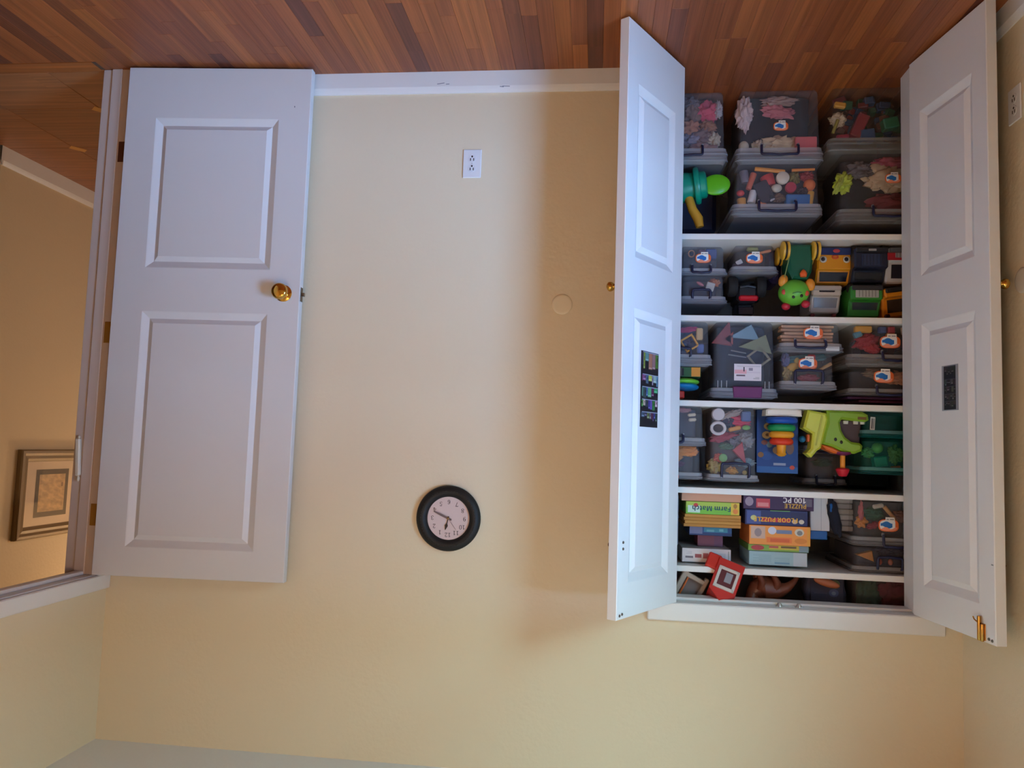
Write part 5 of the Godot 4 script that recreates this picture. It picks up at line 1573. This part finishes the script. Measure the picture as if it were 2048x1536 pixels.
	part("blue_back", st, mat(rgb(28, 70, 130), 0.45), t)
	# plunger toy on the head
	t = thing("toy_plunger", "yellow rod with purple cup below and red cap on top, on the dinosaur head", "toy", Vector3(-0.713, 1.473, -0.19))
	st = ms()
	lathe(st, [Vector2(0, 0), Vector2(0.034, 0.0), Vector2(0.03, 0.008), Vector2(0.01, 0.014), Vector2(0, 0.014)], 24)
	part("cup", st, mat(rgb(120, 40, 92), 0.4), t)
	st = ms()
	lathe(st, [Vector2(0.0, 0.013), Vector2(0.0098, 0.013), Vector2(0.0098, 0.07), Vector2(0, 0.07)], 18)
	part("rod", st, mat(rgb(232, 146, 40), 0.4), t)
	st = ms()
	lathe(st, [Vector2(0, 0.062), Vector2(0.02, 0.062), Vector2(0.026, 0.068), Vector2(0.018, 0.088), Vector2(0.014, 0.094), Vector2(0, 0.095)], 22)
	part("red_cap", st, mat(rgb(204, 30, 50), 0.4), t)
	# two small bins behind the head
	var e := {x0 = -0.776, x1 = -0.63, y = y, tub = 1.462, lid = 1.484, z = -0.39, d = 0.24, hw = 0.075, hh = 0.036, alpha = 0.24}
	bin(e, "small clear bin behind the dinosaur head, lower of two")
	fill_cloth(e, rgb(70, 66, 70), "grey cloth in the lower small bin behind the dinosaur head", 0.9)
	var f := {x0 = -0.776, x1 = -0.63, y = 1.4845, tub = 1.598, lid = 1.612, z = -0.39, d = 0.24, hw = 0.075, hh = 0.034, alpha = 0.26}
	bin(f, "small clear bin behind the plunger toy, upper of two")
	fill_cloth(f, rgb(92, 88, 90), "grey cloth in the upper small bin behind the plunger toy", 0.85)
	put(f, "lump", "green_toy", "dark green toy in the small bin behind the plunger toy", "toy", 0.5, 0.3, 0.07, 0.03, rgb(46, 92, 76))
	# teal bins by the shaded door
	var g := {x0 = -0.975, x1 = -0.79, y = y, tub = 1.398, lid = 1.415, z = -0.168, d = 0.19, alpha = 0.5, tint = rgb(14, 84, 84), lid_tint = rgb(10, 92, 92)}
	var go := bin(g, "dark teal translucent bin with barcode tag, third shelf up")
	part("barcode_tag", quad(0.018, 0.05), tex_mat(print_img(24, 64, rgb(196, 194, 190), [[0.2, 0.1, 0.32, 0.9, rgb(60, 60, 64), "r"], [0.42, 0.1, 0.5, 0.9, rgb(60, 60, 64), "r"], [0.58, 0.1, 0.76, 0.9, rgb(70, 70, 74), "r"]]), 0.5), go, Transform3D(Basis(Vector3.BACK, -0.06), Vector3(0.066, 0.046, 0.0985)))
	fill_cloth(g, rgb(26, 60, 56), "dark green cloth inside the barcode tagged teal bin", 0.9)
	var h := {x0 = -0.978, x1 = -0.785, y = 1.4155, tub = 1.54, lid = 1.556, z = -0.168, d = 0.19, alpha = 0.4, tint = rgb(12, 96, 88), lid_tint = rgb(16, 84, 84)}
	bin(h, "teal translucent bin of green toys on the barcode tagged bin")
	w = " in the upper teal bin"
	fill_cloth(h, rgb(24, 74, 62), "dark green lining" + w, 0.9)
	put(h, "ball", "green_ball", "bright green ball" + w, "ball", 0.32, 0.3, 0.042, 0.042, rgb(96, 190, 70))
	put(h, "lump", "green_toy", "yellow green toy leaf" + w, "toy", 0.14, 0.45, 0.04, 0.035, rgb(90, 176, 84))
	put(h, "lump", "green_toy", "olive green toy at the right" + w, "toy", 0.68, 0.5, 0.05, 0.06, rgb(94, 140, 56))
	put(h, "block", "teal_block", "bright teal block" + w, "toy block", 0.36, 0.72, 0.05, 0.04, rgb(10, 150, 116), 10)
	put(h, "block", "orange_stick", "orange stick" + w, "toy", 0.64, 0.88, 0.04, 0.01, rgb(206, 96, 50), 8)
	single("teal_case", cube(Vector3(0, 0.155, 0), Vector3(0.18, 0.31, 0.16), 0.012), mat(rgb(16, 44, 58), 0.45), "tall dark teal case at the back behind the teal bins", "case", "", "", Vector3(-0.915, y, -0.585))

func shelf_four() -> void:
	var y: float = SH[3]
	# pile beside the bluish door
	carton("puzzle_box", "plain peach cardboard box, lowest of the pile beside the bluish door", -0.325, -0.096, y, 1.684, -0.16, 0.24, rgb(206, 152, 122))
	var g := carton("game_box", "lime green game box with dark blue title on the peach box", -0.318, -0.112, 1.6842, 1.734, -0.158, 0.22, rgb(112, 150, 44), print_img(128, 32, rgb(120, 190, 60), [[0.0, 0.55, 1.0, 1.0, rgb(168, 196, 74), "r"], [0.0, 0.0, 0.16, 1.0, rgb(222, 186, 60), "r"], [0.03, 0.1, 0.12, 0.5, rgb(226, 130, 50), "e"], [0.04, 0.55, 0.11, 0.95, rgb(170, 120, 40), "e"], [0.74, 0.12, 0.97, 0.7, rgb(196, 226, 210), "r"], [0.78, 0.55, 0.86, 0.9, rgb(200, 60, 60), "e"]]))
	text(g, "Farm Match", 0.026, mat(rgb(28, 74, 92), 0.6), Vector3(0.004, 0.026, 0.1108))
	for i in 4:
		var words := ["lowest", "second", "third", "topmost"]
		single("tan_card", cube(Vector3(0, 0.006, 0), Vector3(0.214 + 0.004 * (i % 2), 0.0118, 0.22), 0.0008), mat([rgb(196, 140, 66), rgb(184, 128, 58)][i % 2], 0.7), words[i] + " of the four tan card panels on the lime game box", "card panel", "tan card panels", "", Vector3(-0.217 + 0.002 * (i % 2), 1.7344 + i * 0.0124, -0.272))
	carton("game_box", "dark blue and teal game box above the tan card panels", -0.297, -0.132, 1.7842, 1.82, -0.2, 0.2, rgb(24, 50, 100), print_img(128, 28, rgb(24, 76, 130), [[0.0, 0.0, 1.0, 0.35, rgb(20, 50, 104), "r"], [0.1, 0.4, 0.66, 0.95, rgb(50, 130, 156), "r"], [0.7, 0.15, 1.0, 1.0, rgb(104, 112, 150), "r"], [0.2, 0.5, 0.3, 0.8, rgb(100, 170, 186), "r"], [0.42, 0.45, 0.6, 0.7, rgb(96, 160, 180), "r"]]))
	carton("game_box", "mauve small box set back under the white box", -0.272, -0.172, 1.8202, 1.8695, -0.26, 0.12, rgb(126, 66, 84), print_img(64, 32, rgb(134, 70, 88), [[0.0, 0.0, 0.3, 0.3, rgb(170, 150, 160), "r"], [0.0, 0.0, 0.35, 1.0, rgb(120, 70, 100), "r"]]))
	carton("white_box", "white printed box topmost of the pile beside the bluish door", -0.292, -0.104, 1.87, 1.925, -0.19, 0.22, rgb(206, 200, 202), print_img(160, 48, rgb(222, 214, 214), [[0.03, 0.1, 0.05, 0.9, rgb(170, 170, 160), "r"], [0.1, 0.24, 0.44, 0.7, rgb(176, 168, 172), "l"], [0.46, 0.3, 0.57, 0.7, rgb(170, 90, 96), "r"], [0.6, 0.34, 0.74, 0.62, rgb(160, 80, 86), "r"], [0.78, 0.3, 0.94, 0.44, rgb(120, 112, 120), "r"], [0.8, 0.6, 0.92, 0.8, rgb(190, 184, 190), "l"], [0.3, 0.0, 0.98, 0.06, rgb(190, 184, 186), "r"]]))
	single("grey_bottle", cube(Vector3(0, 0.11, 0), Vector3(0.05, 0.215, 0.06), 0.012), mat(rgb(126, 126, 140), 0.35), "pale grey plastic container at the closet's side, against the bluish door", "container", "", "", Vector3(-0.062, y, -0.2))
	# pile of puzzle boxes
	var p := carton("puzzle_box", "dark purple puzzle box of 100 pieces, lowest of the puzzle pile", -0.597, -0.332, y, 1.7055, -0.16, 0.2, rgb(52, 18, 62), print_img(200, 40, rgb(56, 16, 66), [[0.62, 0.1, 0.82, 0.8, rgb(196, 60, 70), "r"], [0.64, 0.2, 0.8, 0.5, rgb(216, 130, 130), "r"], [0.86, 0.2, 0.98, 0.9, rgb(150, 130, 150), "e"], [0.02, 0.3, 0.16, 0.9, rgb(100, 90, 110), "r"]]))
	text(p, "PUZZLE", 0.024, mat(rgb(206, 160, 66), 0.6), Vector3(-0.064, 0.036, 0.1008))
	text(p, "100 PC", 0.028, mat(rgb(226, 220, 222), 0.6), Vector3(-0.06, 0.014, 0.1008))
	p = carton("puzzle_box", "navy floor puzzle box with yellow title and red band", -0.574, -0.339, 1.7057, 1.765, -0.158, 0.2, rgb(38, 40, 90), print_img(180, 46, rgb(36, 38, 92), [[0.28, 0.2, 0.74, 0.48, rgb(190, 44, 66), "r"], [0.03, 0.12, 0.27, 0.9, rgb(34, 34, 80), "r"], [0.05, 0.15, 0.14, 0.45, rgb(206, 196, 180), "e"], [0.16, 0.15, 0.25, 0.45, rgb(206, 180, 160), "e"], [0.75, 0.05, 0.98, 0.95, rgb(66, 80, 144), "r"], [0.82, 0.3, 0.92, 0.65, rgb(196, 196, 130), "e"], [0.28, 0.94, 0.6, 1.0, rgb(100, 150, 90), "r"]]))
	text(p, "FLOOR PUZZLE", 0.024, mat(rgb(236, 176, 52), 0.6), Vector3(0.002, 0.037, 0.1008))
	carton("puzzle_box", "orange patterned box in the puzzle pile, shiny wrapped", -0.584, -0.354, 1.7652, 1.84, -0.155, 0.2, rgb(206, 112, 52), print_img(180, 60, rgb(236, 150, 60), [[0.0, 0.0, 0.05, 1.0, rgb(230, 160, 50), "r"], [0.3, 0.12, 0.72, 0.4, rgb(232, 120, 48), "r"], [0.34, 0.16, 0.66, 0.34, rgb(214, 96, 40), "r"], [0.1, 0.5, 0.26, 0.9, rgb(214, 206, 190), "e"], [0.13, 0.55, 0.22, 0.8, rgb(120, 120, 120), "e"], [0.74, 0.3, 0.98, 0.95, rgb(206, 170, 150), "r"], [0.8, 0.4, 0.92, 0.85, rgb(150, 130, 130), "e"], [0.3, 0.6, 0.56, 0.8, rgb(110, 126, 160), "r"], [0.56, 0.55, 0.7, 0.95, rgb(206, 210, 226), "e"], [0.06, 0.1, 0.26, 0.4, rgb(216, 130, 40), "e"]]))
	carton("puzzle_box", "green and yellow box with red oval in the puzzle pile", -0.582, -0.354, 1.8402, 1.866, -0.172, 0.2, rgb(96, 140, 70), print_img(180, 22, rgb(130, 170, 70), [[0.0, 0.0, 0.16, 1.0, rgb(130, 150, 160), "r"], [0.16, 0.3, 0.66, 1.0, rgb(206, 186, 66), "r"], [0.2, 0.55, 0.46, 0.9, rgb(110, 84, 50), "r"], [0.5, 0.5, 0.66, 0.9, rgb(190, 90, 80), "r"], [0.74, 0.05, 0.96, 0.95, rgb(178, 56, 60), "e"]]))
	carton("puzzle_box", "pale blue box topmost of the puzzle pile", -0.576, -0.357, 1.8662, 1.92, -0.17, 0.2, rgb(140, 168, 178), print_img(170, 42, rgb(156, 184, 192), [[0.0, 0.0, 0.24, 1.0, rgb(186, 194, 202), "r"], [0.62, 0.25, 0.94, 0.8, rgb(132, 160, 172), "l"], [0.3, 0.3, 0.56, 0.6, rgb(136, 164, 176), "l"], [0.3, 0.12, 0.56, 0.26, rgb(110, 150, 176), "r"]]))
	var f := thing("file_box", "tall white box with blue lid standing behind the puzzle pile", "box", Vector3(-0.637, y, -0.3))
	part("carton", cube(Vector3(0, 0.066, 0), Vector3(0.074, 0.132, 0.16), 0.003), mat(rgb(212, 214, 222), 0.55), f)
	part("crease", cube(Vector3(-0.004, 0.066, 0.0802), Vector3(0.001, 0.128, 0.0008), 0.0), mat(rgb(150, 154, 170), 0.6), f)
	part("blue_lid", cube(Vector3(0.004, 0.149, 0), Vector3(0.066, 0.034, 0.152), 0.003), mat(rgb(16, 92, 170), 0.45), f)
	for i in 6:
		var words := ["lowest", "second from the foot", "third from the foot", "third from the top", "second from the top", "topmost"]
		single("grey_tray", cube(Vector3(0, 0.011, 0), Vector3(0.078, 0.0205, 0.2), 0.003), mat([rgb(150, 144, 144), rgb(134, 128, 130), rgb(142, 134, 130)][i % 3], 0.6), words[i] + " of the grey flat trays between the white box and the bins", "tray", "grey flat trays", "", Vector3(-0.727 + 0.003 * sin(i * 1.9), y + 0.0005 + i * 0.0217, -0.335))
	var n := thing("navy_bag", "dark navy cloth pouch slumped against the grey trays", "pouch", Vector3(-0.689, y, -0.216))
	var st := ms()
	ball(st, Vector3(0, 0.075, 0), Vector3(0.02, 0.075, 0.014), Basis(Vector3.BACK, 0.22), 20, 16, 0.4, 3)
	part("pouch", st, mat(rgb(22, 28, 46), 0.85), n)
	part("blue_band", cube(Vector3(0.014, 0.04, 0.008), Vector3(0.01, 0.035, 0.012), 0.004), mat(rgb(18, 90, 170), 0.45), n)
	# bins by the shaded door
	var a := {x0 = -0.975, x1 = -0.752, y = y, tub = 1.806, lid = 1.829, z = -0.172, d = 0.34, hw = 0.108, hx = -0.042, hh = 0.044, label = [0.55, 0.6, 0.078], alpha = 0.22, tint = rgb(126, 124, 128)}
	bin(a, "clear bin with orange label, fourth shelf up, by the shaded door")
	var w := " in the labelled bin on the fourth shelf"
	fill_cloth(a, rgb(74, 70, 74), "grey cloth" + w, 0.9)
	put(a, "lump", "green_toy", "dark green toy" + w, "toy", 0.36, 0.36, 0.075, 0.045, rgb(44, 96, 74))
	put(a, "cyl", "toy_stick", "tan orange stick" + w, "toy", 0.62, 0.34, 0.016, 0.07, rgb(210, 150, 80), 40)
	put(a, "lump", "orange_toy", "orange toy fish" + w, "toy", 0.16, 0.58, 0.036, 0.04, rgb(220, 140, 56))
	put(a, "lump", "red_toy", "red toy scrap beside the label" + w, "toy", 0.36, 0.64, 0.05, 0.02, rgb(150, 44, 62), 20)
	put(a, "lump", "pink_toy", "pink toy string of beads" + w, "toy", 0.14, 0.3, 0.016, 0.06, rgb(196, 106, 112))
	put(a, "lump", "brown_toy", "reddish brown toy" + w, "toy", 0.8, 0.4, 0.06, 0.036, rgb(120, 76, 68))
	put(a, "block", "white_piece", "white lettered piece at the foot" + w, "toy", 0.42, 0.16, 0.04, 0.016, rgb(206, 196, 186), 12)
	var b := {x0 = -0.978, x1 = -0.755, y = 1.8295, tub = 1.918, lid = 1.929, z = -0.18, d = 0.34, hw = 0.09, hx = -0.012, up = false, hh = 0.046, alpha = 0.22, tint = rgb(120, 118, 124)}
	bin(b, "clear bin with hanging handle stacked on the fourth shelf's labelled bin")
	w = " in the upper bin by the shaded door"
	fill_cloth(b, rgb(62, 58, 70), "dark cloth" + w, 0.88)
	put(b, "tri", "orange_wedge", "orange wedge" + w, "toy", 0.22, 0.36, 0.07, 0.036, rgb(206, 136, 58), 160, 0.03)
	put(b, "lump", "navy_cloth", "navy cloth behind the handle" + w, "cloth", 0.62, 0.2, 0.1, 0.03, rgb(34, 34, 62))
	put(b, "ball", "red_bead", "red bead" + w, "bead", 0.44, 0.68, 0.02, 0.026, rgb(190, 84, 60))
	put(b, "ball", "orange_bead", "orange bead at the handle's side" + w, "bead", 0.62, 0.68, 0.018, 0.024, rgb(196, 100, 66))

func shelf_top() -> void:
	var y: float = SH[4]
	# toy house tipped over the shelf's edge
	var t := thing("toy_house", "red and white toy house tipped over the top shelf's edge", "toy house", Vector3(-0.268, y + 0.012, -0.128))
	t.rotation_degrees = Vector3(30, 0, -22)
	var st := ms()
	prism(st, [Vector2(-0.05, 0), Vector2(0.05, 0), Vector2(0.05, 0.13), Vector2(0, 0.165), Vector2(-0.05, 0.13)], 0.09, 0.003, Transform3D(Basis(), Vector3(0, -0.05, -0.05)))
	part("house_body", st, mat(rgb(196, 44, 36), 0.45), t)
	for q in [[0, 0.078, 0.078, 0.012], [0, 0.002, 0.078, 0.012]]: 
		part("window_trim", cube(Vector3(q[0], q[1] - 0.012, 0.043), Vector3(q[2], q[3], 0.01), 0.002), mat(rgb(216, 206, 198), 0.45), t)
	for x in [-0.034, 0.034]:
		part("window_trim", cube(Vector3(x, 0.028, 0.043), Vector3(0.011, 0.088, 0.01), 0.002), mat(rgb(216, 206, 198), 0.45), t)
	part("window_hole", cube(Vector3(0, 0.028, 0.0405), Vector3(0.06, 0.066, 0.003), 0.0005), mat(rgb(96, 34, 40), 0.6), t)
	part("window_pane", cube(Vector3(-0.006, 0.022, 0.043), Vector3(0.026, 0.04, 0.004), 0.001), mat(rgb(150, 148, 156), 0.3), t)
	part("red_chimney", cube(Vector3(0.066, -0.03, 0.0), Vector3(0.05, 0.06, 0.06), 0.004), mat(rgb(206, 48, 34), 0.45), t)
	# grey beige frame
	t = thing("toy_ramp", "beige toy frame leaning on the top shelf beside the red toy house", "toy frame", Vector3(-0.15, y, -0.15))
	t.rotation_degrees.z = -27
	st = ms()
	for q in [[0.03, 0.062, 0.02, 0.15], [-0.055, 0.062, 0.016, 0.15]]: box(st, Vector3(q[0], q[1] + 0.016, 0), Vector3(q[2], q[3], 0.03), 0.003)
	for q in [0.02, 0.145]: box(st, Vector3(-0.012, q + 0.004, 0), Vector3(0.1, 0.018, 0.028), 0.003)
	part("frame", st, mat(rgb(170, 152, 136), 0.55), t)
	part("grey_panel", cube(Vector3(-0.014, 0.085, -0.008), Vector3(0.072, 0.11, 0.006), 0.001), mat(rgb(112, 102, 98), 0.6), t)
	part("orange_rod", cube(Vector3(0.012, 0.082, 0.006), Vector3(0.006, 0.12, 0.006), 0.002), mat(rgb(206, 104, 44), 0.5), t)
	single("orange_box", cube(Vector3(0, 0.055, 0), Vector3(0.02, 0.11, 0.1), 0.004, Basis(Vector3.BACK, 0.12)), mat(rgb(196, 92, 36), 0.5), "narrow orange box at the closet's end on the top shelf", "box", "", "", Vector3(-0.078, y + 0.002, -0.24))
	# brown dinosaur
	t = thing("toy_dinosaur", "brown leathery toy dinosaur lying on the top shelf", "toy dinosaur", Vector3(-0.45, y, -0.21))
	st = ms()
	var seg := [[-0.1, 0.012, 0.0, 0.006], [-0.085, 0.03, 0.005, 0.011], [-0.06, 0.05, 0.012, 0.018], [-0.035, 0.062, 0.012, 0.028], [-0.005, 0.064, 0.0, 0.044], [0.03, 0.062, -0.005, 0.05], [0.055, 0.07, 0.0, 0.038], [0.072, 0.088, 0.008, 0.026], [0.082, 0.11, 0.018, 0.022], [0.088, 0.126, 0.03, 0.019], [0.086, 0.132, 0.046, 0.012]]
	var rows := []
	for i in seg.size():
		var q: Array = seg[i]
		var d := Vector3(seg[mini(i + 1, seg.size() - 1)][0] - seg[maxi(i - 1, 0)][0], seg[mini(i + 1, seg.size() - 1)][1] - seg[maxi(i - 1, 0)][1], seg[mini(i + 1, seg.size() - 1)][2] - seg[maxi(i - 1, 0)][2]).normalized()
		var s := d.cross(Vector3.BACK).normalized()
		var u := s.cross(d).normalized()
		var row := []
		for j in 18:
			var an := TAU * j / 18
			row.append(Vector3(q[0], q[1], q[2]) + (s * cos(an) + u * sin(an)) * q[3])
		rows.append(row)
	for i in rows.size() - 1:
		grid(st, [rows[i], rows[i + 1]], true, Vector3((seg[i][0] + seg[i + 1][0]) / 2, (seg[i][1] + seg[i + 1][1]) / 2, (seg[i][2] + seg[i + 1][2]) / 2))
	face(st, rows[0], Vector3.LEFT)
	face(st, rows[-1], Vector3.BACK)
	for q in [[0.045, 0.03], [-0.01, 0.03], [0.05, -0.04], [-0.005, -0.04]]:
		tube(st, [Vector3(q[0], 0.06, q[1] * 0.7), Vector3(q[0] - 0.006, 0.032, q[1]), Vector3(q[0] + 0.004, 0.012, q[1]), Vector3(q[0] + 0.012, 0.002, q[1] + 0.004)], [0.02, 0.015, 0.011, 0.009], 12)
	part("body", st, mat(rgb(118, 62, 42), 0.4), t)
	for s in [-1, 1]:
		st = ms()
		ball(st, Vector3(0.088 + s * 0.013, 0.138, 0.032), Vector3(0.004, 0.004, 0.004), Basis(), 10, 6)
		part("eye", st, mat(rgb(20, 14, 12), 0.2), t)
	# printed dark bag
	t = thing("printed_bag", "dark slate bag with pale leafy print on the top shelf", "bag", Vector3(-0.66, y, -0.25))
	st = ms()
	var br := []
	for i in 6:
		br.append(rrect(0.165 - 0.012 * absf(i - 2), 0.08 - 0.006 * i, 0.024, 0.002 + i * 0.036, Vector3(0.004 * sin(i * 1.4), 0, 0)))
	loft(st, br, true, true)
	part("bag", st, mat(rgb(52, 52, 72), 0.75), t)
	var pr := print_img(96, 96, rgb(54, 54, 74), [[0.1, 0.62, 0.4, 0.95, rgb(120, 124, 84), "e"], [0.28, 0.74, 0.6, 0.92, rgb(136, 136, 92), "e"], [0.14, 0.3, 0.44, 0.6, rgb(74, 84, 120), "e"], [0.22, 0.36, 0.36, 0.5, rgb(110, 124, 150), "e"], [0.5, 0.4, 0.9, 0.44, rgb(70, 66, 84), "r"]])
	part("leaf_print", quad(0.12, 0.1), tex_mat(pr, 0.7), t, Transform3D(Basis(), Vector3(0, 0.06, 0.0405)))
	st = ms()
	ball(st, Vector3(-0.02, 0.07, 0.075), Vector3(0.05, 0.016, 0.014), Basis(Vector3.BACK, -0.25), 16, 10)
	single("orange_toy", st, mat(rgb(170, 96, 60), 0.5), "orange brown curved toy in front of the printed bag", "toy", "", "", Vector3(-0.625, y - 0.05, -0.235))
	# clear bin
	var a := {x0 = -0.978, x1 = -0.755, y = y, tub = 2.09, lid = 2.11, z = -0.19, d = 0.32, alpha = 0.2, tint = rgb(120, 116, 120)}
	bin(a, "clear bin of green and maroon clothes on the top shelf")
	var w := " in the top shelf bin"
	fill_cloth(a, rgb(58, 50, 54), "grey clothes" + w, 0.9)
	put(a, "lump", "green_shirt", "dark green folded shirt" + w, "clothes", 0.3, 0.5, 0.08, 0.12, rgb(52, 88, 70))
	put(a, "lump", "maroon_shirt", "maroon folded shirt" + w, "clothes", 0.74, 0.5, 0.11, 0.12, rgb(110, 36, 52))
